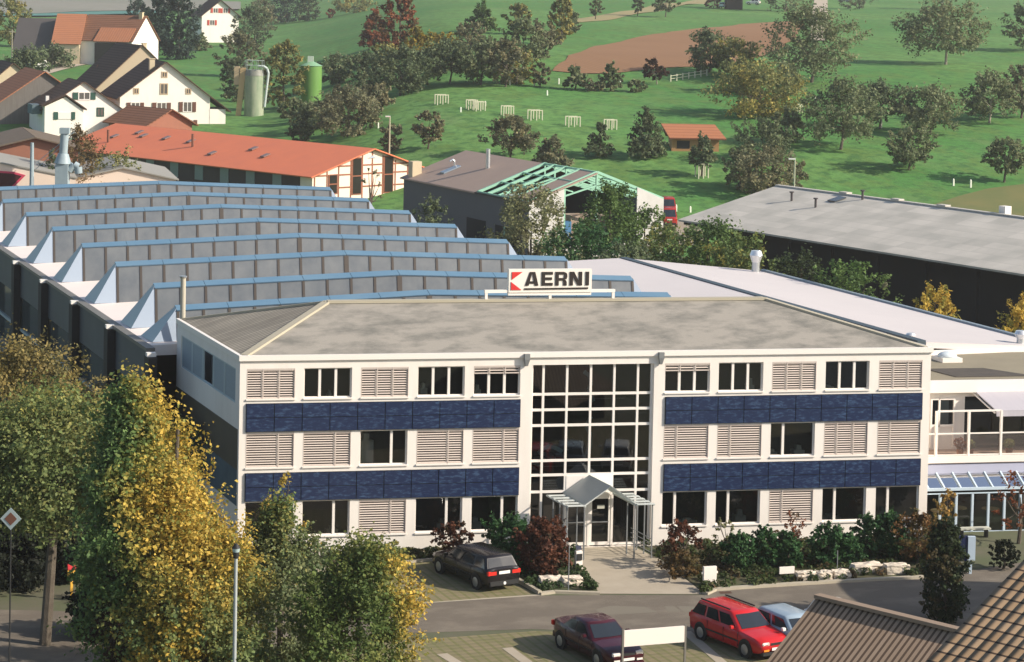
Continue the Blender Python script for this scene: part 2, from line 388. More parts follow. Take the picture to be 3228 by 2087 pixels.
ob((.2, BD-.15, z0+.03), (rx0, ry, rz+.03), .30, .10); ob((WF-.2, BD-.15, z0+.03), (rx1, ry, rz+.03), .30, .10)
hp.build('ridge_cap', RIDGE, office)
dp = MB(OT)
for x in (12.52, 18.62):
    b = MB(OT); b.box(x-.12, x+.12, -.22, -.10, 8.42, 8.66); b.prism([(x-.12, -.22, 8.42), (x+.12, -.22, 8.42), (x+.05, -.16, 8.12), (x-.05, -.16, 8.12)], (0, .12, 0)); b.build('rain_hopper', GREYP, office)
# windows
def window(x0, x1, z0, z1, muls, blind=0.0, items=(), y=.10, tilt=False):
    f = MB(OT); w = .05
    f.box(x0, x1, y, y+.07, z0, z0+w); f.box(x0, x1, y, y+.07, z1-w, z1); f.box(x0, x0+w, y, y+.07, z0+w, z1-w); f.box(x1-w, x1, y, y+.07, z0+w, z1-w)
    for m_ in muls: f.box(x0+m_-.055, x0+m_+.055, y-.02, y+.07, z0+w, z1-w)
    f.box(x0-.03, x1+.03, -.06, y, z0-.06, z0-.003)
    fo = f.build('window', WHITE2, office)
    g = MB(OT); g.poly((x0+w, y+.045, z0+w), (x1-w, y+.045, z0+w), (x1-w, y+.045, z1-w), (x0+w, y+.045, z1-w)); g.build('pane', PANE, fo, fix=False)
    if blind > 0:
        b = MB(OT); zz = z1-.10; zb = z1-(z1-z0)*blind
        b.box(x0+.02, x1-.02, y-.10, y-.03, z1-.08, z1)
        while zz > zb+.05:
            b.prism([(x0+.03, y-.085, zz-.020), (x1-.03, y-.085, zz-.020), (x1-.03, y-.045, zz+.022), (x0+.03, y-.045, zz+.022)], (0, .004, -.006)); zz -= .104
        b.box(x0+.02, x1-.02, y-.09, y-.04, zb, zb+.05)
        for m_ in muls: b.box(x0+m_-.02, x0+m_+.02, y-.105, y-.097, zb, z1)
        b.box(x0-.0, x0+.03, y-.105, y-.03, zb, z1); b.box(x1-.03, x1, y-.105, y-.03, zb, z1)
        b.build('blind', BLIND, fo)
    for (ix, iz, iw, ih) in items:
        it = MB(OT); it.box(x0+ix, x0+ix+iw, y+.25, y+.6, z0, z0+iz+ih*.3); it.prism([(x0+ix+iw*.2, y+.3, z0+.02), (x0+ix+iw*.8, y+.3, z0+.02), (x0+ix+iw*.7, y+.3, z0+iz+ih), (x0+ix+iw*.3, y+.3, z0+iz+ih)], (0, .2, 0)); it.build('windowsill_clutter', PAPER, fo)
T3 = [.70, 1.40]; T2L = [1.40]; T2R = [.62]
desk = [(.3, .1, .5, .2)]
top = [1, 0, 1, 0, .27, .27, 0, 1, 0, 1]; topi = [(), ((1.2, .1, .1, .15),), (), ((.25, .2, .3, .3),), ((.2, .1, .25, .3),), (), ((1.55, .1, .3, .4),), (), ((.1, .05, .5, .1),), ()]
mid = [1, 1, 0, 1, 1, 1, 1, 0, 1, 1]; midi = [(), (), ((.1, .9, .6, .4),), (), (), (), (), ((.1, .05, .4, .2), (1.3, .1, .5, .3)), (), ()]
low = [0, 0, 1, 0, 0, 0, 0, 1, 0, 0]; lowi = [(), ((1.2, .1, .5, .2),), (), ((1.1, .2, .5, .3),), ((.1, .2, .5, .3),), ((.9, .1, .9, .12),), ((1.1, .2, .5, .35),), (), ((.2, .05, .9, .2),), ((.4, .2, .4, .3), (.9, .1, .6, .1))]
for k in range(10):
    x0 = (xl+xr_)[k]
    window(x0, x0+WW, *rows[0], T3, top[k], topi[k]); 
    mm = T2L if k < 5 else T2R
    window(x0, x0+WW, *rows[1], mm if k != 8 else [.62, 1.4], mid[k], midi[k]); window(x0, x0+WW, *rows[2], mm, low[k], lowi[k])
for x0 in (.9, 3.2, 5.5, 7.8):
    pass
# left side window strip
for k in range(5):
    y0 = .75+k*1.97; f = MB(OT)
    f.box(.03, .10, y0, y0+1.92, 6.55, 6.62); f.box(.03, .10, y0, y0+1.92, 7.98, 8.05); f.box(.03, .10, y0, y0+.10, 6.62, 7.98); f.box(.03, .10, y0+1.82, y0+1.92, 6.62, 7.98)
    fo = f.build('window', mat('side_window_frame', (.42, .50, .52), .5), office)
    if k in (0, 1, 3, 4): MB(OT).box(.045, .07, y0+.1, y0+1.82, 6.62, 7.98).build('blind', mat('side_blind', (.30, .36, .40), .6, var=(.24, .29, .33), vscale=12, stretch=(.1, .1, 3)), fo)
    else: MB(OT).poly((.07, y0+.1, 6.62), (.07, y0+1.82, 6.62), (.07, y0+1.82, 7.98), (.07, y0+.1, 7.98)).build('pane', PANE, fo, fix=False)
# solar bands: one panel = one part
for (za, zb) in ((5.43, 6.64), (2.43, 3.64)):
    for xa, xb, n in ((.28, 12.32, 10), (18.90, 31.02, 10)):
        st = (xb-xa)/n
        MB(OT).box(xa, xb, -.045, -.005, za-.01, zb+.01).build('panel_backing', SOLARJ, office)
        for k in range(n):
            p = MB(OT); zm = (za+zb)/2
            p.box(xa+k*st+.018, xa+(k+1)*st-.018, -.085, -.047, za+.01, zm-.015); p.box(xa+k*st+.018, xa+(k+1)*st-.018, -.085, -.047, zm+.015, zb-.01)
            p.build('solar_panel', SOLAR, office)
# curtain wall
cw = MB(OT); CX = [12.84, 13.40, 14.47, 15.55, 16.62, 17.70, 18.38]; CZ = [8.14, 6.82, 6.13, 5.44, 3.88, 3.24, 2.50]
y0, y1 = .14, .24
for k, x in enumerate(CX):
    h = .05
    if k == 6: x -= .04
    if k == 0: x += .04
    zlo = 2.5 if k == 3 else .06
    cw.box(x-h, x+h, y0, y1, zlo, 8.14)
for z in CZ[1:]:
    for k in range(6): cw.box(CX[k]+.05+(.04 if k == 0 else 0), CX[k+1]-.05-(.04 if k == 5 else 0), y0, y1, z-.055, z+.055)
cw.box(12.93, 14.42, y0, y1, .06, .16); cw.box(16.67, 18.29, y0, y1, .06, .16)
CWF = cw.build('curtain_wall', WHITE2, office)
CG = glass_mat('atrium_glass', (.64, .70, .69), 1.0, base=(.02, .025, .022), trans=.9)
for a in range(6):
    zs = [8.14]+CZ[1:]+[.06]
    for b in range(7):
        if b == 6 and a in (2, 3): continue
        if b == 5 and a in (2, 3): continue
        MB(OT).poly((CX[a]+.05, y0+.06, zs[b+1]+.05), (CX[a+1]-.05, y0+.06, zs[b+1]+.05), (CX[a+1]-.05, y0+.06, zs[b]-.05), (CX[a]+.05, y0+.06, zs[b]-.05)).build('pane', CG, CWF, fix=False)
MB(OT).box(14.52, 16.57, .12, .2, 2.56, 3.19).build('header_panel', WHITE2, office)
# twisted pale strips hanging in the atrium
SCU = mat('pale_blue_banner', (.42, .60, .66), .6)
for pts in ([(15.35, 7.75), (15.65, 7.55), (15.75, 7.2), (15.72, 6.9), (15.85, 6.6), (16.0, 6.32)], [(15.7, 5.75), (15.55, 5.3), (15.75, 5.0), (15.82, 4.5), (15.82, 4.0)], [(13.35, 4.15), (13.6, 4.35), (13.95, 4.42), (14.3, 4.30), (14.6, 4.12)]):
    q = MB(OT)
    for i in range(len(pts)-1):
        (xa, za), (xb, zb) = pts[i], pts[i+1]; yy = .42+.10*i
        dx, dz = (xb-xa), (zb-za); l = math.hypot(dx, dz); nx, nz = -dz/l*.09, dx/l*.09
        q.prism([(xa-nx, yy, za-nz), (xa+nx, yy, za+nz), (xb+nx, yy+.12, zb+nz), (xb-nx, yy+.12, zb-nz)], (0, .03, 0))
    q.build('hanging_strip', SCU, office)
st_ = MB(OT)
for k in range(9): st_.box(13.2+k*.28, 13.5+k*.28, 1.6, 2.7, 3.0+k*.17, 3.06+k*.17)
st_.box(12.9, 18.3, 2.9, 3.0, 5.9, 6.1); st_.box(12.9, 18.3, 2.9, 3.0, 2.85, 3.05); st_.build('stairs', mat('stair_grey', (.30, .32, .31), .6), office)
# double door
for xa, xb in ((14.54, 15.50), (15.62, 16.56)):
    d = MB(OT); w = .09
    d.box(xa, xa+w, .10, .18, .08, 2.3); d.box(xb-w, xb, .10, .18, .08, 2.3); d.box(xa+w, xb-w, .10, .18, .08, .22); d.box(xa+w, xb-w, .10, .18, 2.14, 2.3)
    do = d.build('entrance_door', WHITE2, office)
    MB(OT).poly((xa+w, .14, .22), (xb-w, .14, .22), (xb-w, .14, 2.14), (xa+w, .14, 2.14)).build('pane', CG, do, fix=False)
    MB(OT).box(xa+w, xb-w, .04, .08, 1.10, 1.14).build('push_bar', STEEL, do)
MB(OT).box(15.95, 16.28, .10, .13, 1.70, 1.86).build('door_notice', PAPER, office)
fr = MB(OT); fr.box(15.50, 15.62, .08, .2, .06, 2.38); fr.box(14.43, 14.53, .08, .2, .06, 2.38); fr.box(16.57, 16.67, .08, .2, .06, 2.38); fr.box(14.53, 16.57, .08, .2, 2.30, 2.44); fr.build('door_frame', WHITE2, office)
# entrance canopy: gabled glass roof with slatted wings on posts
CAN = glass_mat('canopy_glass', (.85, .92, .92), .2, trans=.25, base=(.90, .95, .94), rough=.35)
CF = mat('canopy_steel', (.55, .58, .55), .5)
ca = MB(OT); FW = -2.35
xa, xm, xb, ze_, zr_ = 14.40, 15.5, 16.62, 2.44, 3.22
for y in (-.06, -.8, -1.55, FW):
    ca.prism([(xa, y, ze_), (xm, y, zr_), (xm, y, zr_-.06), (xa, y, ze_-.06)], (0, .05, 0)); ca.prism([(xb, y, ze_), (xm, y, zr_), (xm, y, zr_-.06), (xb, y, ze_-.06)], (0, .05, 0))
for x, z in ((xa, ze_), (xb, ze_), (xm, zr_)): ca.box(x-.035, x+.035, FW, -.0, z-.09, z-.02)
cano = ca.build('entrance_canopy', CF, office)
g = MB(OT); g.prism([(xa-.05, -.02, ze_+.01), (xm, -.02, zr_+.01), (xm, FW-.08, zr_+.01), (xa-.05, FW-.08, ze_+.01)], (0, 0, .02)); g.prism([(xb+.05, -.02, ze_+.01), (xm, -.02, zr_+.01), (xm, FW-.08, zr_+.01), (xb+.05, FW-.08, ze_+.01)], (0, 0, .02)); g.build('canopy_glass', CAN, cano)
for (a, b) in ((13.56, 14.36), (16.66, 17.46)):
    sl = MB(OT)
    for k in range(5):
        y = -.15-k*.53; sl.box(a, b, y-.22, y, 2.395, 2.43)
    sl.box(a, a+.04, FW-.1, -.02, 2.34, 2.40); sl.box(b-.04, b, FW-.1, -.02, 2.34, 2.40)
    sl.build('slatted_wing', CF, cano)
for x in (14.38, 16.64, 13.60, 17.42):
    for y in (-.75, -1.5, -2.3):
        if x in (14.38, 16.64) and y == -.75: continue
        MB(OT).box(x-.025, x+.025, y-.025, y+.025, -.1, 2.40).build('canopy_post', GREYP, cano)
rl = MB(OT)
for z in (.25, .45, .65, .85): rl.box(17.41, 17.44, -2.28, -.1, z-.012, z+.012)
rl.build('hand_rail', GREYP, cano)

# ------------------------------------------------------------------ rooftop sign
SGY = 5.75
sign = empty('rooftop_sign', off(15.5, SGY, 10.2), 'white rooftop sign with a red emblem and black AERNI lettering on a white frame', 'sign')
def ST(x, y, z): return (x*CD, y+x*SD, z)
def sgn(u, v):
    d = ray(u, v); n = np.array([-SD, CD, 0]); o = off(0, SGY); t = ((o-CAM)@n)/(d@n); P = CAM+d*t-off(15.5, SGY, 10.2)
    return P[0]/CD, P[2]
zz = lambda a, b: (1550+a/5.955, 830+b/5.955)
L0, zt = sgn(*zz(312, 108)); R0, _ = sgn(*zz(1868, 118)); _, zb = sgn(*zz(300, 545)); fx0, fz = sgn(1527, 928); fx1, _ = sgn(*zz(2310, 525))
B = MB(ST); B.box(L0, R0, -.10, .10, zb, zt); B.build('sign_board', mat('sign_white', (.82, .76, .68), .5), sign)
fz0 = zb-.02
FRM = MB(ST); FRM.box(fx0, L0, -.06, .06, fz0, fz0+.14); FRM.box(R0, fx1, -.06, .06, fz0, fz0+.14); FRM.box(L0, R0, -.06, .06, fz0-.12, zb-.002)
FRM.build('sign_frame', WHITE2, sign)
for x in (fx0+.08, (fx0+fx1)/2, fx1-.08): MB(ST).box(x-.06, x+.06, -.05, .05, -.02, fz0-.002 if abs(x-(fx0+fx1)/2) > .5 else fz0-.122).build('sign_post', WHITE2, sign)
BLACK = mat('sign_black', (.025, .018, .016), .5); REDM = mat('sign_red', (.62, .035, .03), .5)
SWX = (R0-L0)/1556.0; SHZ = (zt-zb)/437.0
def sp(a, b): return (L0+(a-312)*SWX, zt-(b-108)*SHZ)
def glyph(polys, m, name):
    q = MB(ST)
    for P in polys: q.prism([(sp(*c)[0], -.10, sp(*c)[1]) for c in P], (0, -.03, 0))
    q.build(name, m, sign)
glyph([[(365, 160), (560, 160), (365, 305)], [(352, 345), (352, 497), (548, 497)]], REDM, 'emblem')
glyph([[(600, 465), (1800, 455), (1796, 487), (600, 495)]], BLACK, 'underline')
t, bt = 160, 418
glyph([[(700, t), (745, t), (680, bt), (612, bt)], [(745, t), (800, t), (862, bt), (795, bt), (745, 200)], [(700, 335), (778, 335), (790, 380), (690, 380)]], BLACK, 'letter')
glyph([[(920, t), (985, t), (985, bt), (920, bt)], [(985, t), (1130, t), (1130, 212), (985, 212)], [(985, 262), (1115, 262), (1115, 312), (985, 312)], [(985, 366), (1130, 366), (1130, bt), (985, bt)]], BLACK, 'letter')
glyph([[(1178, t), (1242, t), (1242, bt), (1178, bt)], [(1242, t), (1340, t), (1385, 180), (1400, 212), (1340, 212), (1242, 210)], [(1340, 212), (1400, 212), (1402, 255), (1385, 300), (1342, 300), (1340, 270)], [(1242, 276), (1342, 276), (1342, 300), (1370, 312), (1330, 325), (1242, 325)], [(1320, 325), (1370, 312), (1390, 345), (1395, bt), (1330, bt), (1325, 350)]], BLACK, 'letter')
glyph([[(1447, t), (1510, t), (1510, bt), (1447, bt)], [(1618, t), (1682, t), (1682, bt), (1618, bt)], [(1510, t), (1530, t), (1618, 330), (1618, bt), (1600, bt), (1510, 262)]], BLACK, 'letter')
glyph([[(1746, t), (1812, t), (1812, bt), (1746, bt)]], BLACK, 'letter')

# ------------------------------------------------------------------ factory hall with saw-tooth rooflights
HX0, HX1, HZ, YA, ST_ = -1.55, 27.2, 7.44, 17.26, 9.126
hall = empty('factory_hall', (HX0, 12, 0), 'long factory hall with seven rows of glazed saw-tooth rooflights and a dark side wall', 'factory')
hall_o = Vector((HX0, 12, 0))
def HT(x, y, z): return (x-HX0, y-12, z)
YE = YA+6*ST_+8
roof = MB(HT); roof.prism([(HX0+.25, 11.8, HZ-.02), (13.1, 11.8, HZ+.42), (HX1, 11.8, HZ-.02), (HX1, 11.8, HZ-.5), (HX0+.25, 11.8, HZ-.5)], (0, YE-11.8, 0)); roof.build('roof', mat('white_roof_sheet', (.80, .71, .65), .7, var=(.74, .66, .61), vscale=.4), hall)
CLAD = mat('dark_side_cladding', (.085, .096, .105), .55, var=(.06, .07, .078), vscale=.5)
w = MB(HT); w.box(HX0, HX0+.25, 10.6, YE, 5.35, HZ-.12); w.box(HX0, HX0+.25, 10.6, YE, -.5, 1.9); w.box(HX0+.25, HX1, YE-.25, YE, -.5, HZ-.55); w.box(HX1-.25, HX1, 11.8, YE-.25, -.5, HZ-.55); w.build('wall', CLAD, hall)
MB(HT).box(HX0-.12, HX0+.3, 10.6, YE, HZ-.11, HZ+.05).build('gutter', mat('gutter_metal', (.16, .15, .13), .5), hall)
for k in range(8):
    y = 9.04+k*ST_
    if k == 0: y = 9.04
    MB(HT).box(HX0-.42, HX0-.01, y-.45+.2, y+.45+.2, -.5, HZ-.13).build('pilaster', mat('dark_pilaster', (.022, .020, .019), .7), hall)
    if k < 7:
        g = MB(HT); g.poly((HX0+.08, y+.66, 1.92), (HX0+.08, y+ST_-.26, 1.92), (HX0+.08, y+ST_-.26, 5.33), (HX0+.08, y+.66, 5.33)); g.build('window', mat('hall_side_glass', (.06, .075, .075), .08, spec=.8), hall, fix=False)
        MB(HT).box(HX0-.02, HX0+.07, y+.66, y+ST_-.26, 3.3, 3.45).build('window_bar', mat('pale_bar', (.35, .42, .42), .5), hall)
    MB(HT).box(HX0-.42, HX0-.0, y+.02, y+.38, HZ-.12, HZ+.06).build('rain_outlet', WHITE2, hall)
TG = mat('dusty_rooflight_glass', (.098, .112, .128), .3, spec=.4, var=(.17, .18, .185), vscale=.9, amt=.9, detail=7, ramp=(.3, .75))
TB = mat('blue_capping', (.095, .185, .275), .55, var=(.13, .22, .30), vscale=.35, amt=.7)
TJ = mat('glazing_joint', (.055, .045, .038), .6)
TW = mat('pale_blue_sheet', (.30, .36, .44), .5)
for k in range(-1, 7):
    y = YA+k*ST_
    zl, zm, zr = 9.56, 9.92, 9.30
    if k == -1: y = 12.6; zl, zm, zr = 9.08, 9.5, 9.02
    xL, xM, xR = .28, 13.1, 26.3
    bl, bm_, br = HZ+.02, HZ+.40, HZ+.0
    hw = .25
    def zt_(x): return zl+(zm-zl)*(x-xL)/(xM-xL) if x < xM else zm+(zr-zm)*(x-xM)/(xR-xM)
    def zb_(x): return bl+(bm_-bl)*(x-xL)/(xM-xL) if x < xM else bm_+(br-bm_)*(x-xM)/(xR-xM)
    LN = .28   # glass leans back this far
    # glazing body (front glass, steep back) as one closed piece per half
    g = MB(HT); bars = []
    for (a, b) in ((xL+.065, xM-.065), (xM+.065, xR-.065)):
        for i in range(11): bars.append(a+(b-a)*i/10)
    strip = []
    for x in bars: strip += [(x-.065, 0), (x-.065, .035), (x+.065, .035), (x+.065, 0)]
    lo_ = [g.pt((x, y-o_, zb_(x))) for x, o_ in strip]; hi_ = [g.pt((x, y+LN-o_, zt_(x)-.16)) for x, o_ in strip]
    for i in range(len(strip)-1): g.f.append([lo_[i], lo_[i+1], hi_[i+1], hi_[i]])
    t_ = g.build('rooflight_row', TG, hall, fix=False); t_.data.materials.append(TJ)
    t_.data.polygons.foreach_set('material_index', [0 if i % 4 == 3 else 1 for i in range(len(strip)-1)])
    bk = MB(HT)
    for (a, b) in ((xL, xM), (xM, xR)):
        bk.poly((a, y+LN+.35, zt_(a)-.03), (b, y+LN+.35, zt_(b)-.03), (b, y+2.4, zb_(b)), (a, y+2.4, zb_(a)))
    bk.build('back_slope', TW, t_, fix=False)
    cp = MB(HT)
    for (a, b, n) in ((xL, xM, 5), (xM, xR, 5)):
        for i in range(n):
            p_ = a+(b-a)*i/n+.012; q_ = a+(b-a)*(i+1)/n-.012
            cp.prism([(p_, y+LN-.10, zt_(p_)-.17), (q_, y+LN-.10, zt_(q_)-.17), (q_, y+LN+.38, zt_(q_)+.02), (p_, y+LN+.38, zt_(p_)+.02)], (0, .05, -.06))
    cp.build('capping', TB, t_)
    # hipped ends
    for sx, xe, zt0, xo in ((-1, xL, zl, HX0+.62), (1, xR, zr, xR+1.1)):
        e1 = MB(HT); e1.poly((xe, y, zb_(xe)), (xe, y+LN, zt0-.1), (xo, y-.05, HZ+.02)); e1.build('end_sheet', TW, t_, fix=False)
        e2 = MB(HT); e2.poly((xe, y+LN, zt0-.1), (xo, y-.05, HZ+.02), (xo-.1*sx*-1, y+2.1, HZ+.02), (xe, y+LN+.35, zt0-.05)); e2.build('end_glass', mat('greenish_end_sheet', (.30, .37, .38), .4), t_, fix=False)
# chimney-like grey pole at office corner
px_, py_ = onz(580, 1000, 8.7)[:2]
pol = empty('flue_pipe', (px_, py_+.25, 0), 'tall slim grey flue pipe rising beside the back corner of the office roof', 'pipe')
MB().cyl((0, 0, 0), (0, 0, 10.55), .14, .13, 12).build('pipe', mat('pipe_cream', (.42, .39, .31), .5), pol, smooth=True)
MB().cyl((0, 0, 10.55), (0, 0, 10.63), .16, .19, 12).build('pipe_cap', STEEL, pol)

# ------------------------------------------------------------------ white low-pitched hall on the right
whall = empty('white_roofed_hall', (30, 15, 0), 'flat hall with two white roof pitches and a dark valley gutter behind the office', 'hall')
def WT(x, y, z): return (x-30, y-15, z)
ZW = 6.75
A = onz(1330*DX, 613*DX, 7.0); Rf = onz(1770*DX, 630*DX, ZW); Rn = onz(2382*DX, 800*DX, ZW); G0 = onz(1478*DX, 611*DX, 7.2); G1 = onz(1755*DX, 690*DX, 7.2)
xg = G0[0]; yb = max(A[1], G0[1]); xr2 = Rf[0]
yfr = off(38.2, 11.7)[1]-.6
WM = mat('white_hall_roof', (.61, .56, .54), .6, var=(.56, .515, .50), vscale=.15, amt=.8)
r_ = MB(WT)
r_.prism([(27.0, yfr+3, 7.0), (xg-.25, yfr+3, 7.28), (xg-.25, yb, 7.28), (27.0, yb, 7.0)], (0, 0, -.3)); 
r_.prism([(xg+.25, yfr, 7.25), (xr2, yfr, ZW), (xr2, Rf[1], ZW), (xg+.25, yb, 7.25)], (0, 0, -.3)); r_.build('roof', WM, whall)
MB(WT).prism([(xg-.24, yfr, 7.34), (xg+.24, yfr, 7.34), (xg+.24, yb, 7.34), (xg-.24, yb, 7.34)], (0, 0, -.3)).build('valley_gutter', mat('dark_gutter', (.05, .07, .085), .5), whall)
e_ = MB(); e_.bar(WT(xr2+.1, yfr, ZW+.0), WT(xr2+.1, Rf[1], ZW+.0), .25, .22); e_.build('roof_edge', mat('steel_edge', (.22, .27, .31), .4), whall)
e_ = MB(WT); e_.box(30, xr2+.1, yfr-.25, yfr-.01, ZW-.2, ZW+.08); e_.build('parapet', WHITE2, whall)
ww_ = MB(WT); ww_.box(27.4, xr2-.2, yfr+.3, yb-.6, -.4, 6.4); ww_.build('wall', WHITE, whall)
def vent(name, u, v, z, r, h, label):
    p = onz(u, v, z); e = empty(name, p, label, 'roof vent')
    b = MB(); b.cyl((0, 0, -.25), (0, 0, h*.45), r*.62, r*.62, 16); b.build('vent_pipe', STEEL, e, smooth=True)
    b = MB(); b.cyl((0, 0, h*.45), (0, 0, h*.78), r*.62, r, 16); b.cyl((0, 0, h*.78), (0, 0, h), r, r*.75, 16); b.build('vent_cowl', mat('bright_steel', (.72, .73, .73), .3, metal=.6), e, smooth=True)
vent('roof_vent', 1758*DX, 632*DX, 6.8, .42, 1.35, 'tall steel roof vent at the far corner of the white hall roof')
vent('roof_vent', 2118*DX, 795*DX, 6.9, .26, .45, 'small squat steel vent on the white roof just above the office fascia')
vent('roof_vent', 2374*DX, 803*DX, 6.75, .34, .75, 'steel vent at the near right edge of the white hall roof')

# ------------------------------------------------------------------ annex right of the office
annex = empty('annex_building', off(36, 4), 'white annex with a balcony, pale awning and lean-to glass front, right of the office', 'annex')
ao = off(36, 4)
def AT(x, y, z): p = OT(x, y, z); return (p[0]-ao[0], p[1]-ao[1], p[2])
X0, X1 = WF+.02, 46
MB(AT).prism([(X0, 4.1, 6.42), (X1, 4.1, 6.42), (X1, 11.4, 6.62), (X0, 11.4, 6.62)], (0, 0, -.25)).build('roof', mat('gravel_roof', (.27, .235, .165), .9, var=(.22, .19, .135), vscale=.7, bump=.3, bscale=60), annex)
MB(AT).prism([(35.6, 5.1, 6.46), (39.6, 5.1, 6.46), (38.2, 7.2, 6.52), (35.2, 7.2, 6.52)], (0, 0, .02)).build('roof_shadow_patch', mat('painted_roof_shadow', (.07, .06, .05), .85, var=(.11, .09, .07), vscale=2), annex)  # dark sheet that paints a cast shadow onto the gravel roof
MB(AT).box(X0, X1, 3.75, 4.08, 5.95, 6.5).build('parapet', WHITE2, annex)
wl = MB(AT); wl.box(X0, 33.75, 4.1, 4.3, 3.2, 5.94); wl.box(34.98, 35.5, 4.1, 4.3, 3.2, 5.94); wl.box(33.75, 34.98, 4.1, 4.3, 5.65, 5.94); wl.box(33.75, 34.98, 4.1, 4.3, 3.2, 4.3); wl.box(35.5, X1, 4.1, 4.3, 5.7, 5.94); wl.box(40, X1, 4.1, 4.3, 3.2, 5.7); wl.build('wall', WHITE, annex)
MB(AT).box(X0, X1, 7.2, 7.4, -.4, 6.1).build('back_wall', DARKIN, annex)
fr = MB(AT)
for x in (33.75, 34.15, 34.9): fr.box(x, x+.08, 4.02, 4.12, 3.3, 5.65)
fr.box(33.83, 34.9, 4.02, 4.12, 4.28, 4.4); fr.box(33.83, 34.9, 4.02, 4.12, 5.57, 5.65)
bw = fr.build('balcony_door', WHITE2, annex)
MB(AT).poly((33.83, 4.08, 4.4), (34.9, 4.08, 4.4), (34.9, 4.08, 5.57), (33.83, 4.08, 5.57)).build('pane', PANE, bw, fix=False)
cu = MB(AT); cu.box(34.3, 34.75, 4.2, 4.24, 4.4, 5.5); cu.build('curtain', mat('curtain', (.5, .5, .45), .8), bw)
MB(AT).poly((35.5, 4.15, 3.3), (40, 4.15, 3.3), (40, 4.15, 5.7), (35.5, 4.15, 5.7)).build('glass_front', glass_mat('annex_glass', (.45, .48, .48), .8, base=(.10, .11, .11)), annex, fix=False)
MB(AT).box(X0, X1, 1.75, 7.2, 3.0, 3.2).build('balcony_floor', mat('balcony_tiles', (.42, .30, .23), .7, var=(.35, .25, .19), vscale=3), annex)
MB(AT).box(X0, X1, 1.62, 1.74, 3.06, 3.36).build('balcony_edge', WHITE2, annex)
MB(AT).box(X0, X1, 1.7, 1.85, 2.55, 2.99).build('lilac_fascia', mat('lilac_metal', (.42, .43, .54), .5), annex)
rl = MB(AT)
rl.box(X0+1.0, X1, 1.80, 1.86, 4.36, 4.42); rl.box(X0+1.0, X1, 1.80, 1.86, 3.36, 3.42)
for k in range(9): rl.box(32.75+k*1.6, 32.85+k*1.6, 1.78, 1.88, 3.21, 5.45 if k < 3 else 4.36)
rl.box(32.85, 35.95, 1.79, 1.87, 5.40, 5.48); rl.build('railing', WHITE2, annex)
MB(AT).poly((32.9, 1.83, 3.45), (X1, 1.83, 3.45), (X1, 1.83, 4.32), (32.9, 1.83, 4.32)).build('railing_glass', glass_mat('railing_glass', (.85, .82, .8), .5, base=(.5, .45, .42), trans=.75), annex, fix=False)
aw = MB(AT); aw.prism([(35.85, 4.0, 6.0), (X1, 4.0, 6.0), (X1, 2.0, 5.35), (35.85, 2.0, 5.35)], (0, 0, .05)); aw.prism([(35.85, 2.0, 5.35), (X1, 2.0, 5.35), (X1, 1.98, 5.12), (35.85, 1.98, 5.12)], (0, .02, 0)); aw.build('awning', mat('awning_cloth', (.44, .42, .45), .8, var=(.38, .36, .40), vscale=3, stretch=(6, .1, .1), amt=.6), annex)
ab = MB(); ab.bar(AT(35.80, 4.0, 5.92), AT(35.80, 2.02, 5.27), .06); ab.build('awning_arm', WHITE2, annex)
BLU = mat('pale_blue_frame', (.50, .60, .68), .5)
lg = MB()
for k in range(14):
    x = 32.0+k*.79; lg.bar(AT(x, 1.80, 2.66), AT(x, .92, 2.02), .07, .06)
lg.bar(AT(X0, .9, 2.0), AT(X1, .9, 2.0), .12, .12); lg.bar(AT(X0, .9, 1.80), AT(X1, .9, 1.80), .06, .05); lg.build('glass_roof_frame', BLU, annex)
MB(AT).poly((X0, 1.80, 2.6), (X1, 1.80, 2.6), (X1, .95, 1.98), (X0, .95, 1.98)).build('glass_roof', glass_mat('leanto_glass', (.60, .78, .80), .5, base=(.26, .42, .43), trans=.5), annex, fix=False)
col = MB(AT)
for k in range(9):
    x = 32.55+k*.79; col.box(x-.05, x+.05, .86, .96, -.05, 1.76)
col.box(X0, X1, .86, .96, -.1, .02); col.build('front_columns', BLU, annex)
MB(AT).poly((32.6, .94, .03), (X1, .94, .03), (X1, .94, 1.76), (32.6, .94, 1.76)).build('front_glass', glass_mat('leanto_front', (.4, .42, .42), .8, base=(.03, .03, .03)), annex, fix=False)
fl = MB(AT); fl.box(X0, X1, .98, 7.2, -.3, -.04); fl.build('floor', mat('annex_floor', (.16, .13, .11), .8), annex)
for k, (x, y) in enumerate(((33.4, 2.4), (34.6, 2.9), (36.0, 2.5))):
    t_ = empty('cafe_table', off(x, y, -.04), ['round wooden table nearest the office corner inside the annex glass front', 'middle wooden table behind the annex glass front', 'wooden table at the right end behind the annex glass front'][k], 'table', 'tables behind the annex glass front')
    MB().cyl((0, 0, .70), (0, 0, .74), .42, .42, 16).build('tabletop', mat('table_wood', (.38, .24, .12), .5), t_)
    MB().cyl((0, 0, 0), (0, 0, .70), .04, .04, 8).build('leg', GREYP, t_)
for k, (x, sy) in enumerate(((34.45, .6), (34.95, .45), (36.9, .5))):
    rng = np.random.default_rng(k+90); e = empty('potted_plant', off(x, 2.6, 3.2), ['orange flowering potted plant on the left of the balcony', 'bushy red-brown potted plant in the middle of the balcony', 'potted plant beside the awning post on the balcony'][k], 'plant', 'potted plants on the balcony')
    MB().cyl((0, 0, 0), (0, 0, .28), .13, .18, 12).build('pot', mat('terracotta', (.40, .17, .09), .8), e)
    leaves('foliage', [(0, 0, .28+sy*.5)], [sy*.5], 160, .13, 'mix' if k else 'red', rng, e)
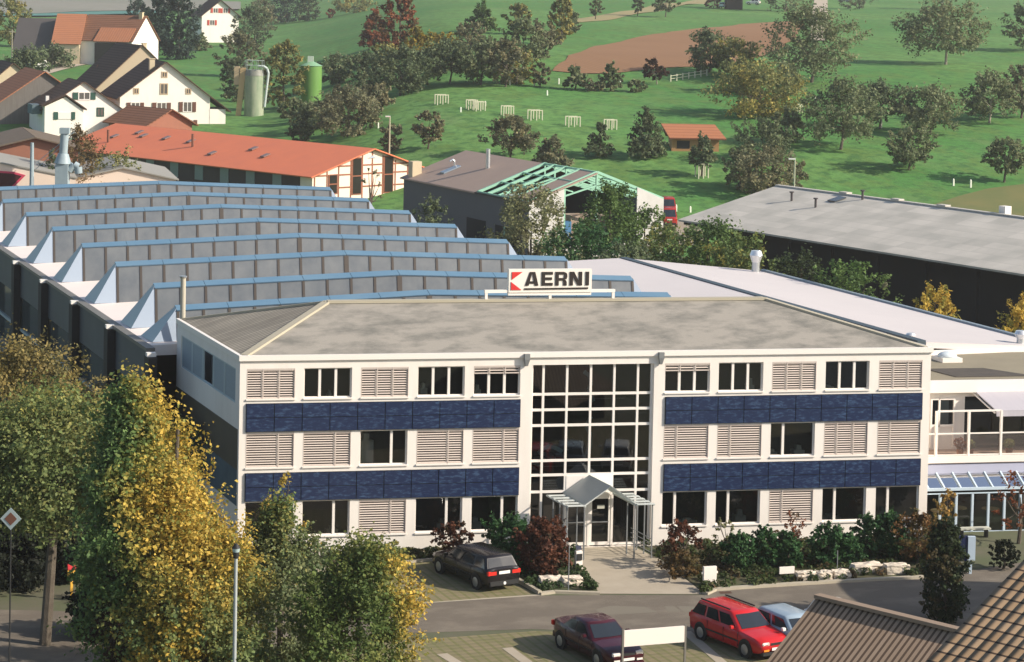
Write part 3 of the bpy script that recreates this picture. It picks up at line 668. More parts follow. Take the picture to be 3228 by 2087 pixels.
# dome skylight on the annex roof
sk = off(37.55, 9.3, 6.55); e = empty('skylight_dome', sk, 'white dome skylight on the gravel roof of the annex', 'skylight')
MB(lambda x, y, z: (x*CD, y+x*SD, z)).box(-.52, .52, -.5, .5, -.1, .22).build('kerb', WHITE2, e)
bm = bmesh.new(); bmesh.ops.create_uvsphere(bm, u_segments=20, v_segments=10, radius=.5)
for v in bm.verts: v.co.z = max(0, v.co.z)*.55+.22; v.co.x *= 1.0; v.co.y *= .96
me = bpy.data.meshes.new('dome'); bm.to_mesh(me); bm.free(); me.polygons.foreach_set('use_smooth', [True]*len(me.polygons)); me.materials.append(mat('dome_acrylic', (.62, .68, .70), .15)); o = bpy.data.objects.new('dome', me); COL.objects.link(o); o.parent = e
# ------------------------------------------------------------------ ground
def grass_mat():
    m = bpy.data.materials.new('meadow_grass'); m.use_nodes = True; nt = m.node_tree; b = nt.nodes['Principled BSDF']; L = nt.links
    b.inputs['Roughness'].default_value = .9; b.inputs['Specular IOR Level'].default_value = .15
    g = nd(nt, 'ShaderNodeNewGeometry')
    def noise(sc, det, st=(1, 1, 1)):
        mp = nd(nt, 'ShaderNodeMapping'); mp.inputs['Scale'].default_value = st; L.new(g.outputs['Position'], mp.inputs[0])
        n = nd(nt, 'ShaderNodeTexNoise'); n.inputs['Scale'].default_value = sc; n.inputs['Detail'].default_value = det; n.inputs['Roughness'].default_value = .6; L.new(mp.outputs[0], n.inputs['Vector']); return n.outputs['Fac']
    def mix(f, a, c, lo, hi):
        r = nd(nt, 'ShaderNodeMapRange'); r.inputs[1].default_value = lo; r.inputs[2].default_value = hi; L.new(f, r.inputs[0])
        x = nd(nt, 'ShaderNodeMix', data_type='RGBA'); L.new(r.outputs[0], x.inputs[0])
        if isinstance(a, tuple): x.inputs[6].default_value = (*a, 1)
        else: L.new(a, x.inputs[6])
        x.inputs[7].default_value = (*c, 1); return x.outputs[2]
    c = mix(noise(.02, 3), (.070, .200, .046), (.122, .250, .066), .42, .60)
    c = mix(noise(.09, 4, (1, .5, 1)), c, (.13, .20, .070), .54, .74)
    c = mix(noise(.33, 5, (1, .45, 1)), c, (.10, .185, .045), .46, .62)
    c = mix(noise(.8, 5), c, (.055, .135, .038), .46, .66)
    L.new(c, b.inputs['Base Color'])
    bp = nd(nt, 'ShaderNodeBump'); bp.inputs['Strength'].default_value = .5; bp.inputs['Distance'].default_value = .15; L.new(noise(1.6, 4), bp.inputs['Height']); L.new(bp.outputs[0], b.inputs['Normal'])
    return m
GRASS = grass_mat()
ds = np.concatenate([np.arange(-60, 216, 12), np.arange(216, 520, 4), np.geomspace(520, 4000, 46)])
xs = np.concatenate([-np.geomspace(140, 2600, 24)[::-1], np.arange(-136, 140, 4), np.geomspace(140, 2600, 24)])
DG, XG = np.meshgrid(ds, xs, indexing='ij')
XW = CAM[0]+XG*RH[0]+DG*FH[0]; YW = CAM[1]+XG*RH[1]+DG*FH[1]; ZW_ = terr(XW, YW)
nx = len(xs); I = (np.arange(len(ds)-1)[:, None]*nx+np.arange(nx-1)[None]).ravel()
gr = np_mesh('ground', np.stack([XW, YW, ZW_], -1).reshape(-1, 3), np.stack([I, I+1, I+nx+1, I+nx], 1), GRASS, smooth=True)
tag(gr, 'green meadow ground rising to the orchard hill', kind='structure')

def drape(name, pts, m, lift, step=4.0, kind='structure', label=None, jag=0.0):
    """sheet that follows the ground inside a world-space outline"""
    pts = [np.array(p[:2]) for p in pts]; out = []; rng = random.Random(3)
    for k in range(len(pts)):
        a, b = pts[k], pts[(k+1) % len(pts)]; n = max(1, int(np.linalg.norm(b-a)/step))
        for i in range(n):
            q = a+(b-a)*i/n
            out.append(q+(np.array([rng.uniform(-jag, jag), rng.uniform(-jag, jag)]) if i else 0))
    A = np.array(out); lo = A.min(0); hi = A.max(0); inner = []
    def inside(x, y):
        c = False; j = len(A)-1
        for i in range(len(A)):
            if (A[i, 1] > y) != (A[j, 1] > y) and x < (A[j, 0]-A[i, 0])*(y-A[i, 1])/(A[j, 1]-A[i, 1])+A[i, 0]: c = not c
            j = i
        return c
    if step < 100 and float(abs(terr(A[:, 0], A[:, 1])).max()) > .01:
        for x in np.arange(lo[0], hi[0], step):
            for y in np.arange(lo[1], hi[1], step):
                if inside(x, y): inner.append((x, y))
    vs = [Vector((float(x), float(y))) for x, y in list(map(tuple, A))+inner]; n = len(A)
    V, E_, F, *_ = delaunay_2d_cdt(vs, [(i, (i+1) % n) for i in range(n)], [], 1, 1e-4)
    me = bpy.data.meshes.new(name); me.from_pydata([(v.x, v.y, float(terr(v.x, v.y))+lift) for v in V], [], [list(f) for f in F])
    for p in me.polygons: pass
    bm = bmesh.new(); bm.from_mesh(me); bmesh.ops.recalc_face_normals(bm, faces=bm.faces)
    if sum(f.normal.z for f in bm.faces) < 0: bmesh.ops.reverse_faces(bm, faces=bm.faces)
    bm.to_mesh(me); bm.free()
    me.materials.append(m); o = bpy.data.objects.new(name, me); COL.objects.link(o); tag(o, label, kind=kind); return o
P0 = lambda *q: [onz(a*DX, b*DX, 0) for a, b in q]
ASPH = mat('asphalt', (.145, .122, .095), .85, var=(.205, .175, .135), vscale=.5, amt=.9, bump=.3, bscale=90, detail=10, ramp=(.46, .66), stretch=(1, 1.6, 1))
yard = mat('yard_ground', (.12, .11, .075), .9, var=(.08, .10, .045), vscale=.3, amt=.9)
drape('yard', [(-60, -60), (75, -60), (75, 60), (60, 128), (-45, 128), (-60, 60)], yard, .004, step=400)
drape('street', P0((880, 1411), (1250, 1386), (1395, 1385), (1640, 1385), (1668, 1374), (1760, 1367), (2140, 1347))+[np.array([34, -9.6]), np.array([48, -10]), np.array([48, -19]), np.array([34, -21]), np.array([20, -19]), np.array([8, -14.0]), np.array([2, -13.0]), np.array([-5, -13.6]), np.array([-40, -20]), np.array([-40, -6]), np.array([-14, -4.5]), np.array([-6, -7.6])], ASPH, .010, step=400)
gp_mat = rows_mat('grass_paver', (.235, .195, .12), (.165, .16, .075), .40, 'X', .30, var=(.175, .165, .085), vscale=.7, amt=.9, period2=.40, axis2='Y', bumpd=.02, jitter=.5)
pave = mat('concrete_paving', (.40, .345, .265), .85, var=(.35, .30, .225), vscale=.9, amt=.8, bump=.15)
drape('parking_pavers', P0((640, 1345), (1020, 1303), (1255, 1382), (900, 1409), (640, 1430)), gp_mat, .012, step=400)
drape('parking_pavers', [(-6, -13.9), (8, -14.3), (20, -19.3), (34, -21.3), (30, -32), (-6, -26)], gp_mat, .012, step=400)
kerb = mat('kerb_stone', (.42, .37, .28), .8, var=(.33, .29, .22), vscale=2)
def kerbline(q, w=.22, h=.10, name='kerb', label=None):
    k = MB()
    for a, b in zip(q[:-1], q[1:]): k.bar((a[0], a[1], h/2-.03), (b[0], b[1], h/2-.03), w, h)
    o = k.build(name, kerb); tag(o, label, kind='structure'); return o
kerbline(P0((640, 1432), (900, 1409), (1256, 1384)), .18, .04)
kerbline(P0((600, 1342), (860, 1318), (1022, 1303)), .18, .14)
kerbline(P0((1256, 1384), (1290, 1380), (1395, 1383)), .22, .14)
kerbline(P0((1640, 1384), (1662, 1374), (1760, 1367), (1950, 1355), (2148, 1345)), .26, .14)
kerbline(P0((1200, 1351), (1256, 1384)), .16, .2)
for k, (a, b) in enumerate((((1028, 1522), (1090, 1560)), ((1180, 1508), (1250, 1560)), ((1595, 1470), (1700, 1560)))):
    a, b = P0(a, b); d = (b-a); q = MB(); q.bar((a[0], a[1], .008), (b[0]+d[0]*2, b[1]+d[1]*2, .008), .42, .03); tag(q.build('parking_strip', pave), kind='structure')
drape('walkway', [off(14.9, .0), off(17.55, .0), off(17.7, -2.6)]+P0((1640, 1383), (1395, 1382), (1352, 1318)), pave, .02, step=400)
SOIL = mat('planting_soil', (.09, .07, .04), .9, var=(.06, .075, .03), vscale=1.2, amt=1)
bedR = [off(17.75, -.1), off(31.6, -.1)]+P0((2205, 1300), (2148, 1343), (1950, 1353), (1760, 1365), (1662, 1372), (1640, 1381))+[off(17.8, -2.7)]
bedL = [off(10.2, -.1), off(14.8, -.1)]+P0((1350, 1318), (1393, 1381), (1290, 1378), (1258, 1380), (1203, 1349))
bedW = [off(-.5, -.1), off(10.2, -.1)]+P0((1195, 1346), (1030, 1300), (600, 1340))
for b_ in (bedR, bedL, bedW): drape('planting_bed', b_, SOIL, .03, step=400)
def inpoly(x, y, A):
    c = False; j = len(A)-1
    for i in range(len(A)):
        if (A[i][1] > y) != (A[j][1] > y) and x < (A[j][0]-A[i][0])*(y-A[i][1])/(A[j][1]-A[i][1])+A[i][0]: c = not c
        j = i
    return c
def cover(label, A, n, pal, h, size, seed):
    rng = np.random.default_rng(seed); A = [tuple(map(float, p[:2])) for p in A]; X = [p[0] for p in A]; Y = [p[1] for p in A]; C = []
    while len(C) < n:
        x = rng.uniform(min(X), max(X)); y = rng.uniform(min(Y), max(Y))
        if inpoly(x, y, A): C.append((x, y, h*.4+rng.random()*h*.4))
    o = leaves('ground_cover', C, np.full(n, h*.75), n*42, size, pal, rng, None, squash=.7); tag(o, label, kind='stuff'); return o
cover('low green and brown ground cover in the bed right of the entrance', bedR, 330, [(.05, .08, .02), (.07, .10, .03), (.12, .075, .035), (.04, .06, .02)], .30, .15, 5)
cover('low dark green ground cover in the bed left of the entrance', bedL, 110, [(.035, .07, .018), (.05, .085, .025), (.03, .05, .015)], .28, .14, 6)
cover('low olive ground cover along the foot of the left facade', bedW, 120, [(.07, .08, .03), (.10, .08, .035), (.05, .07, .02)], .26, .15, 7)
# manhole and asphalt repairs
drape('asphalt_patch', P0((1385, 1418), (1420, 1410), (1500, 1412), (1530, 1425), (1400, 1432)), mat('patch', (.175, .155, .12), .9), .014, step=400)
drape('asphalt_patch', P0((1575, 1411), (1635, 1411), (1650, 1424), (1590, 1424)), mat('patch'  , (.175, .155, .12), .9), .014, step=400)
drape('asphalt_patch', P0((1545, 1411), (1568, 1411), (1586, 1424), (1555, 1424)), mat('patch', (.175, .155, .12), .9), .014, step=400)
dr = P0((1672, 1377), (1700, 1376), (1703, 1381), (1676, 1382)); drape('drain_cover', dr, mat('rusty_drain', (.085, .045, .03), .8), .016, step=400)
# far land: ploughed field, roads
PL = rows_mat('ploughed_soil', (.31, .175, .092), (.26, .145, .078), .9, 'X', .3, var=(.25, .135, .07), vscale=.07, amt=.6, bumpd=.08, jitter=.25)
drape('ploughed_field', [gpd(*q) for q in ((1285, 166), (1320, 135), (1385, 108), (1480, 88), (1600, 70), (1720, 57), (1800, 52), (1870, 50), (1850, 90), (1780, 130), (1700, 152), (1560, 158), (1420, 172), (1350, 172))], PL, .10, jag=.4)
drape('stubble_strip', [gpd(*q) for q in ((1340, 44), (1420, 32), (1520, 12), (1600, 3), (1660, -2), (1650, 8), (1560, 22), (1450, 40), (1345, 54))], mat('stubble', (.30, .24, .11), .9, var=(.20, .21, .09), vscale=.06), .10)
ROADM = mat('pale_track', (.44, .37, .28), .9, var=(.38, .31, .23), vscale=.2)
drape('farm_track', [gpd(*q) for q in ((1886, 96), (1887, 40), (1893, 8), (1897, -25), (1925, -25), (1925, 8), (1926, 40), (1922, 96))], ROADM, .14)
drape('dry_bank', [gpd(*q) for q in ((2170, 478), (2230, 458), (2300, 440), (2420, 425), (2420, 512), (2300, 497))], mat('dry_grass', (.16, .15, .05), .9, var=(.10, .13, .04), vscale=.12, amt=.9), .10)
drape('village_road', [gpd(*q) for q in ((85, 170), (160, 150), (215, 140), (300, 112), (330, 100), (330, 104), (300, 118), (215, 148), (160, 160), (90, 180))], ROADM, .12)
drape('far_field', [gpd(*q) for q in ((-40, 41), (120, 40), (260, 36), (390, 34), (390, 27), (200, 30), (-40, 33))], mat('teal_field', (.07, .20, .17), .9), .5, step=25)
drape('far_field', [gpd(*q) for q in ((-40, 32), (200, 29), (390, 26), (560, 24), (560, 4), (300, -6), (-40, -10))], mat('fallow_field', (.22, .21, .17), .9, var=(.16, .17, .13), vscale=.01), .5, step=25)
drape('gravel_yard', [gpd(*q) for q in ((1530, 545), (1540, 515), (1600, 512), (1640, 540), (1640, 570), (1540, 570))], mat('gravel_yard', (.30, .26, .20), .9, var=(.24, .21, .16), vscale=.5), .03)

# ------------------------------------------------------------------ cars
RUBBER = mat('rubber', (.015, .015, .015), .8); RIM = mat('alloy_rim', (.40, .40, .40), .35, metal=.7)
CARG = mat('car_glass', (.018, .022, .026), .06, spec=.9); LAMP = mat('headlamp_glass', (.80, .74, .68), .1); TAIL = mat('tail_lamp_red', (.65, .03, .02), .2); PLATE = mat('number_plate', (.75, .72, .68), .5); TRIM = mat('black_trim', (.02, .02, .02), .6)
AMBER = mat('indicator_amber', (.75, .25, .03), .3)
def car(name, label, loc, rz, paint, kind='sedan', L=4.4, W=1.70, H=1.42, group='parked cars', rails=False):
    e = empty(name, loc, label, 'car', group, rz); h = L/2; w = W/2
    # side stations: x, sill z, top z (hood / belt / boot), half width
    if kind == 'sedan': S = [(-h, .42, .86, .72), (-h+.08, .30, .96, .82), (-h+.35, .24, .99, .92), (-h+.95, .22, .98, 1), (-.3, .22, .93, 1), (.75, .22, .90, 1), (h-1.1, .22, .87, 1), (h-.45, .24, .78, .95), (h-.10, .30, .70, .84), (h, .42, .62, .74)]
    else: S = [(-h, .42, .92, .80), (-h+.06, .30, .98, .90), (-h+.3, .24, .99, .97), (-h+.95, .22, .97, 1), (-.3, .22, .94, 1), (.75, .22, .92, 1), (h-1.05, .22, .90, 1), (h-.45, .24, .83, .96), (h-.10, .30, .74, .88), (h, .42, .64, .78)]
    b = MB(); rings = []
    for (x, zb, zt, k) in S:
        ww = w*k; m_ = (zb+zt)/2
        pr = [(0, zb), (ww*.86, zb), (ww*.97, zb+.10), (ww, m_), (ww*.98, zt-.12), (ww*.90, zt-.02), (ww*.5, zt+.015), (0, zt+.025)]
        full = pr+[(-y, z) for y, z in pr[-2:0:-1]]
        rings.append([b.pt((x, y, z)) for y, z in full])
    n = len(rings[0])
    for i in range(len(rings)-1):
        for j in range(n): b.f.append([rings[i][j], rings[i][(j+1) % n], rings[i+1][(j+1) % n], rings[i+1][j]])
    b.f.append(rings[0][::-1]); b.f.append(rings[-1])
    # greenhouse
    zb = .93
    if kind == 'sedan': xf, tf, tr, xr = h-1.28, h-1.95, -h+1.45, -h+.72
    elif kind == 'wagon': xf, tf, tr, xr = h-1.18, h-1.85, -h+.42, -h+.10
    else: xf, tf, tr, xr = h-1.12, h-1.72, -h+.45, -h+.12
    wb, wt = w*.93, w*.74; zt = H
    def roofpt(x, y, z): return (x, y, z)
    secs = []
    for t in (0, .08, .5, .9, 1):
        z = zb-.06+(zt-.04-(zb-.06))*t
        secs.append(((xf+.04)+(tf-xf-.04)*t, xr+(tr-xr)*t, wb+(wt-wb)*t, z))
    R_ = []
    for (a, c, y, z) in secs: R_.append([b.pt(p) for p in ((a, y*.90, z), (a+.05, 0, z), (a, -y*.90, z), (a-.12, -y, z), ((a+c)/2, -y*1.02, z), (c+.10, -y, z), (c, -y*.92, z), (c-.03, 0, z), (c, y*.92, z), (c+.10, y, z), ((a+c)/2, y*1.02, z), (a-.12, y, z))])
    for i in range(len(R_)-1):
        for j in range(12): b.f.append([R_[i][j], R_[i][(j+1) % 12], R_[i+1][(j+1) % 12], R_[i+1][j]])
    top = R_[-1]; cen = [b.pt((tf-.25, 0, zt+.015)), b.pt(((tf+tr)/2, 0, zt+.035)), b.pt((tr+.2, 0, zt+.01))]
    ins = [b.pt((p[0]*.94+(tf+tr)/2*.06, p[1]*.9, zt)) for p in [b.v[i] for i in top]]
    for j in range(12): b.f.append([top[j], top[(j+1) % 12], ins[(j+1) % 12], ins[j]])
    b.f += [[ins[0], ins[1], cen[0]], [ins[1], ins[2], cen[0]], [ins[2], ins[3], cen[0]], [ins[3], ins[4], cen[1], cen[0]], [ins[4], ins[5], cen[2], cen[1]], [ins[5], ins[6], cen[2]], [ins[6], ins[7], cen[2]], [ins[7], ins[8], cen[2]], [ins[8], ins[9], cen[2]], [ins[9], ins[10], cen[1], cen[2]], [ins[10], ins[11], cen[0], cen[1]], [ins[11], ins[0], cen[0]]]
    body = b.build('body', paint, e, smooth=True)
    def P(t, fx, side):  # point on the greenhouse: t up, fx 0 front..1 rear
        a = (xf+.04)+(tf-xf-.04)*t; c = xr+(tr-xr)*t; y = wb+(wt-wb)*t; z = zb-.06+(zt-.04-(zb-.06))*t
        return (a-.14+(c+.14-a)*fx+.0, side*(y*1.02+.012), z)
    lo, hi = .16, .86
    for side in (1, -1):
        cuts = {'sedan': [(.03, .47), (.51, .92)], 'wagon': [(.02, .34), (.37, .66), (.70, .97)], 'hatch': [(.02, .44), (.48, .95)]}[kind]
        for a, c in cuts:
            MB().poly(P(lo, a, side), P(lo, c, side), P(hi, max(a, .02)+.0, side) if False else P(hi, c-.015 if c > .9 else c, side), P(hi, a+.02, side)).build('side_window', CARG, e, fix=False)
        m_ = MB(); m_.box(xf-.42, xf-.28, side*w*1.0 if side > 0 else -w*1.0-.16, side*w+.16 if side > 0 else -w, .93, 1.05); m_.build('wing_mirror', paint if kind != 'hatch' else PLATE, e, bevel=.02)
    q = MB()
    for side in (1, -1):
        y_ = side*(w+.002)
        for x_ in ((h-1.25, .05, -h+1.25) if kind != 'hatch' else (h-1.2, -.25)): q.box(x_-.008, x_+.008, min(y_, y_-side*.03), max(y_, y_-side*.03), .32, .86)
        q.box(-h+1.2, h-1.2, min(y_+side*.012, y_-side*.03), max(y_+side*.012, y_-side*.03), .50, .56)
    q.build('door_trim', TRIM, e)
    def F_(t, k): a = (xf+.04)+(tf-xf-.04)*t; y = wb+(wt-wb)*t; return (a+.02+.045*(1-abs(k)), k*y*.86, zb-.06+(zt-.04-(zb-.06))*t+.012)
    MB().poly(F_(.14, -1), F_(.14, 0), F_(.90, 0), F_(.90, -1)).poly(F_(.14, 0), F_(.14, 1), F_(.90, 1), F_(.90, 0)).build('windscreen', CARG, e, fix=False)
    def B_(t, k): c = xr+(tr-xr)*t; y = wb+(wt-wb)*t; return (c-.015-.03*(1-abs(k)), k*y*.86, zb-.06+(zt-.04-(zb-.06))*t+.005)
    MB().poly(B_(.2, 1), B_(.2, 0), B_(.88, 0), B_(.88, 1)).poly(B_(.2, 0), B_(.2, -1), B_(.88, -1), B_(.88, 0)).build('rear_window', CARG, e, fix=False)
    for x in (h-.82, -h+.84):
        for side in (1, -1):
            y = side*(w-.09); q = MB(); q.cyl((x, y-.095*side, .305), (x, y+.10*side, .305), .305, .30, 22); t_ = q.build('wheel', RUBBER, e, smooth=True)
            q = MB(); q.cyl((x, y+.101*side, .305), (x, y+.112*side, .305), .20, .17, 16); q.build('rim', RIM, t_, smooth=True)
            q = MB(); q.cyl((x, side*(w-.08), .33), (x, side*(w+.004), .33), .375, .37, 22); q.build('wheel_arch', TRIM, body)
    for side in (1, -1):
        q = MB(); q.box(h-.16, h-.0, side*w*.36 if side > 0 else -w*.76, side*w*.76 if side > 0 else -w*.36, .56, .70); q.build('headlight', LAMP, e, bevel=.03)
        q = MB(); q.box(h-.14, h+.012, side*w*.42 if side > 0 else -w*.70, side*w*.70 if side > 0 else -w*.42, .38, .45); q.build('fog_light', AMBER if kind != 'sedan' else LAMP, e)
        q = MB(); q.box(-h-.012, -h+.14, side*w*.42 if side > 0 else -w*.90, side*w*.90 if side > 0 else -w*.42, .70, .88); q.build('tail_light', TAIL, e, bevel=.02)
    q = MB(); q.box(h-.10, h+.008, -w*.34, w*.34, .58, .67); q.build('grille', TRIM, e)
    bm_ = paint if kind == 'sedan' else TRIM; q = MB(); q.box(h-.3, h+.03, -w*.78, w*.78, .22, .34); q.build('front_bumper', bm_, e, bevel=.02); q = MB(); q.box(-h-.03, -h+.3, -w*.8, w*.8, .26, .46); q.build('rear_bumper', bm_, e, bevel=.02)
    MB().box(-h-.022, -h-.004, -.26, .26, .74, .86).build('number_plate', PLATE, e)
    MB().box(h+.02, h+.036, -.24, .24, .40, .50).build('number_plate', PLATE, e)
    if rails:
        q = MB()
        for side in (1, -1): q.bar((tf-.2, side*wt*.93, zt+.05), (tr+.1, side*wt*.93, zt+.05), .04, .05)
        q.build('roof_rails', TRIM, e)
    return e
def paint(n, c, r=.25): return mat(n, c, r, spec=.4, coat=.25)
BLK = paint('black_paint', (.010, .008, .009)); MAR = paint('maroon_paint', (.05, .007, .013)); REDP = paint('red_paint', (.50, .016, .018)); BLP = paint('light_blue_paint', (.30, .38, .45)); WHP = paint('white_paint', (.72, .70, .66)); DRED = paint('dark_red_paint', (.35, .03, .025))
def heading(a, b): return math.atan2(b[1]-a[1], b[0]-a[0])
# black estate: rear-left wheel and front-left wheel contacts
rl_ = onz(1110*DX, 1371*DX); hd = rad(101)
def put(wheel, hd, L, W, rear, side):
    f = np.array([math.cos(hd), math.sin(hd), 0]); l = np.array([-f[1], f[0], 0])
    x = -L/2+.84 if rear else L/2-.82
    return np.asarray(wheel)-f*x-l*(side*(W/2-.1))
p = put(rl_, hd, 4.6, 1.74, True, 1); p[2] = .015
bc = car('parked_car', 'black estate car seen from behind, parked by the bushes left of the entrance', p, hd, BLK, 'wagon', 4.6, 1.74, 1.42)
bump = MB(); bump.cyl((-2.335, .0, .36), (-2.36, .0, .36), .07, .06, 12); bump.build('towing_ball_cap', PLATE, bc)
rr = onz(1633*DX, 1489*DX); fr_ = onz(1728*DX, 1527*DX); hd = heading(rr, fr_); p = put(rr, hd, 4.35, 1.70, True, -1); p[2] = .015
car('parked_car', 'bright red estate car parked next to the pale blue car', p, hd, REDP, 'wagon', 4.35, 1.70, 1.44, rails=True)
rr = onz(1307*DX, 1509*DX); hd = heading(rr, onz(1398*DX, 1557*DX)); p = put(rr, hd, 4.4, 1.70, True, -1); p[2] = .015
car('parked_car', 'dark maroon saloon car parked behind the blank white board', p, hd, MAR, 'sedan', 4.4, 1.70, 1.38)
p2 = onz(1848*DX, 1512*DX); p2[2] = .015
car('parked_car', 'pale blue hatchback half hidden behind the corrugated shed roof', p2, hd+.03, BLP, 'hatch', 3.9, 1.62, 1.37)
p3 = onz(1975*DX, 1500*DX); p3[2] = .015
car('parked_car', 'white car almost hidden behind the corrugated shed ridge', p3, hd+.03, WHP, 'hatch', 4.0, 1.65, 1.42)

# ------------------------------------------------------------------ signs, boards, lamp posts
def board(name, label, cat, a, b, z0, z1, m, posts=True, thick=.06, leg_in=.03, legs=None):
    a = np.asarray(a); b = np.asarray(b); c = (a+b)/2; d = b-a; L = float(np.hypot(d[0], d[1])); e = empty(name, (c[0], c[1], 0), label, cat, rz=math.atan2(d[1], d[0]))
    MB().box(-L/2, L/2, -thick/2, thick/2, z0, z1).build('board', m, e, bevel=.008)
    for s_ in (-1, 1):
        if posts: MB().box(s_*(L/2+.035)-.035, s_*(L/2+.035)+.035, -.035, .035, -.1, z1+.03).build('post', mat('sign_post_grey', (.16, .15, .13), .6), e)
    return e
BW = mat('blank_board_white', (.80, .73, .66), .5)
sl_ = onz(1449*DX, 1570*DX); sr_ = onz(1590*DX, 1558*DX)
board('notice_board', 'long blank white board on two grey posts in front of the maroon car', 'board', sl_, sr_, 1.02, 1.62, BW)
a = onz(1635*DX, 1364*DX); b = onz(1665*DX, 1362*DX)
e = board('box_sign', 'upright blank white panel in the bed right of the entrance path', 'sign', a, b, .12, .82, BW, posts=False, thick=.14)
q = MB(); q.box(-.36, .36, -.03, .03, .52, .60); q.box(-.2, -.14, -.03, .03, -.1, .12); q.box(.14, .2, -.03, .03, -.1, .12); q.build('bracket', BW, e)
a = onz(1812*DX, 1352*DX); b = onz(1847*DX, 1350*DX)
e = board('small_sign', 'small low white sign at the left end of the pale boulders', 'sign', a, b, .30, .60, BW, posts=False)
MB().box(-.03, .03, .03, .08, -.1, .5).build('post', GREYP, e)
e = empty('entrance_pillar', onz(1345*DX, 1325*DX), 'white pillar with a dark plate at the left edge of the entrance path', 'pillar')
MB().box(-.16, .16, -.10, .10, 0, .82).build('pillar', WHITE2, e, bevel=.02); MB().box(-.12, .12, -.135, -.103, .42, .70).build('dark_plate', TRIM, e); MB().prism([(-.12, -.08, .86), (.12, -.08, .86), (.12, .06, 1.0), (-.12, .06, 1.0)], (0, 0, .02)).build('top_plate', mat('dark_blue_plate', (.03, .035, .06), .4), e)
def pole(name, label, cat, p, h, r, m, group=None):
    e = empty(name, p, label, cat, group); MB().cyl((0, 0, -.2), (0, 0, h), r, r*.85, 8).build('pole', m, e, smooth=True); return e
pole('marker_post', 'thin grey post beside the left pair of boulders', 'post', onz(1322*DX, 1374*DX), 1.9, .025, GREYP)
pole('marker_post', 'thin grey post above the middle boulders of the right bed', 'post', onz(1947*DX, 1335*DX), 1.0, .025, GREYP)
lp = at(549*DX, 1290*DX, 76.0); lp[2] = 0; e = empty('lamp_post', lp, 'grey lamp post with a black lantern among the foreground trees', 'street lamp')
LPH = float(at(549*DX, 1298*DX, 76.0)[2])
MB().cyl((0, 0, -.3), (0, 0, LPH), .075, .055, 14).build('pole', mat('lamp_pole_grey', (.34, .37, .37), .5), e, smooth=True)
MB().cyl((0, 0, LPH), (0, 0, LPH+.20), .09, .10, 14).build('lamp_base', TRIM, e, smooth=True)
MB().cyl((0, 0, LPH+.20), (0, 0, LPH+.32), .11, .13, 14).build('lantern_glass', mat('lantern_glass', (.35, .45, .45), .2), e, smooth=True)
MB().cyl((0, 0, LPH+.32), (0, 0, LPH+.46), .14, .05, 14).build('lantern_cap', TRIM, e, smooth=True)
# yellow post with red cap
pb = onz(166*DX, 1397*DX); e = empty('hydrant_marker', pb, 'yellow post with a red cap standing in the tree shade', 'marker post')
YEL = mat('signal_yellow', (.75, .42, .06), .5); RDC = mat('signal_red', (.62, .05, .06), .5)
MB().cyl((0, 0, -.1), (0, 0, .18), .05, .05, 10).build('foot', TRIM, e); MB().box(-.05, .05, -.05, .05, .18, .78).build('post', YEL, e); MB().cyl((0, 0, .78), (0, 0, 1.0), .035, .035, 8).build('rod', GREYP, e)
MB().box(-.17, .17, -.06, .06, 1.0, 1.22).build('yellow_plate', YEL, e); MB().box(-.18, .20, -.07, .07, 1.24, 1.46).build('red_cap', RDC, e, bevel=.02)
# diamond priority sign in shade
tp = at(25*DX, 1207*DX, 76.0); e = empty('priority_sign', (tp[0], tp[1], 0), 'diamond road sign with pale rim standing in dark shade at the left edge', 'road sign', rz=YAW)
MB().cyl((0, .05, -.2), (0, .05, tp[2]+.2), .025, .025, 8).build('pole', TRIM, e)
def dia(r, y, t, m, nm):
    c = tp[2]; MB().prism([(-r, y, c), (0, y, c-r*1.06), (r, y, c), (0, y, c+r*1.06)], (0, t, 0)).build(nm, m, e)
dia(.34, -.0, .02, mat('sign_pale', (.30, .36, .37), .4), 'sign_plate'); dia(.20, -.012, .010, mat('sign_brown', (.14, .06, .04), .5), 'sign_centre')
# blue totem sign right
bp_ = onz(2250*DX, 1335*DX, 0); e = empty('blue_totem', bp_, 'dark blue totem sign on a pale blue post by the annex forecourt', 'sign', rz=-.3)
MB().box(-.48, -.04, -.05, .05, .55, 1.65).build('sign_panel', mat('navy', (.015, .022, .07), .4), e); MB().box(-.02, .30, -.09, .09, .6, 1.62).build('side_panel', BLU, e); MB().box(.06, .18, -.05, .05, -.1, .6).build('post', BLU, e)
# pale boulders
STONE = mat('pale_limestone', (.62, .54, .44), .9, var=(.46, .39, .30), vscale=2.2, bump=.8, bscale=6)
def boulder(x, y, L, H, label, seed, W=.55):
    rng = np.random.default_rng(seed); p = onz(x*DX, y*DX); bm = bmesh.new(); bmesh.ops.create_cube(bm, size=1)
    bmesh.ops.subdivide_edges(bm, edges=bm.edges, cuts=4, use_grid_fill=True)
    for v in bm.verts:
        c = v.co; q = c.normalized()*.62; c2 = c.lerp(q, .28); v.co = Vector((c2.x*L, c2.y*W, (c2.z+.42)*H))+Vector(rng.normal(size=3)*.022)
    me = bpy.data.meshes.new('boulder'); bm.to_mesh(me); bm.free(); me.materials.append(STONE); o = bpy.data.objects.new('boulder', me); COL.objects.link(o); o.location = (p[0], p[1], .03); o.rotation_euler = (0, 0, DL)
    tag(o, label, 'boulder', 'pale boulders edging the planting beds')
boulder(1281, 1361, 1.0, .36, 'left one of two boulders beside the black car', 1); boulder(1330, 1362, .85, .38, 'right one of two boulders, at the foot of the thin post', 2)
boulder(1873, 1349, .85, .36, 'knobbly boulder next to the small low white sign', 3); boulder(1915, 1349, .65, .38, 'middle boulder of the row behind the small white sign', 4); boulder(1955, 1347, .75, .38, 'last boulder of the row, under the grey marker post', 5)
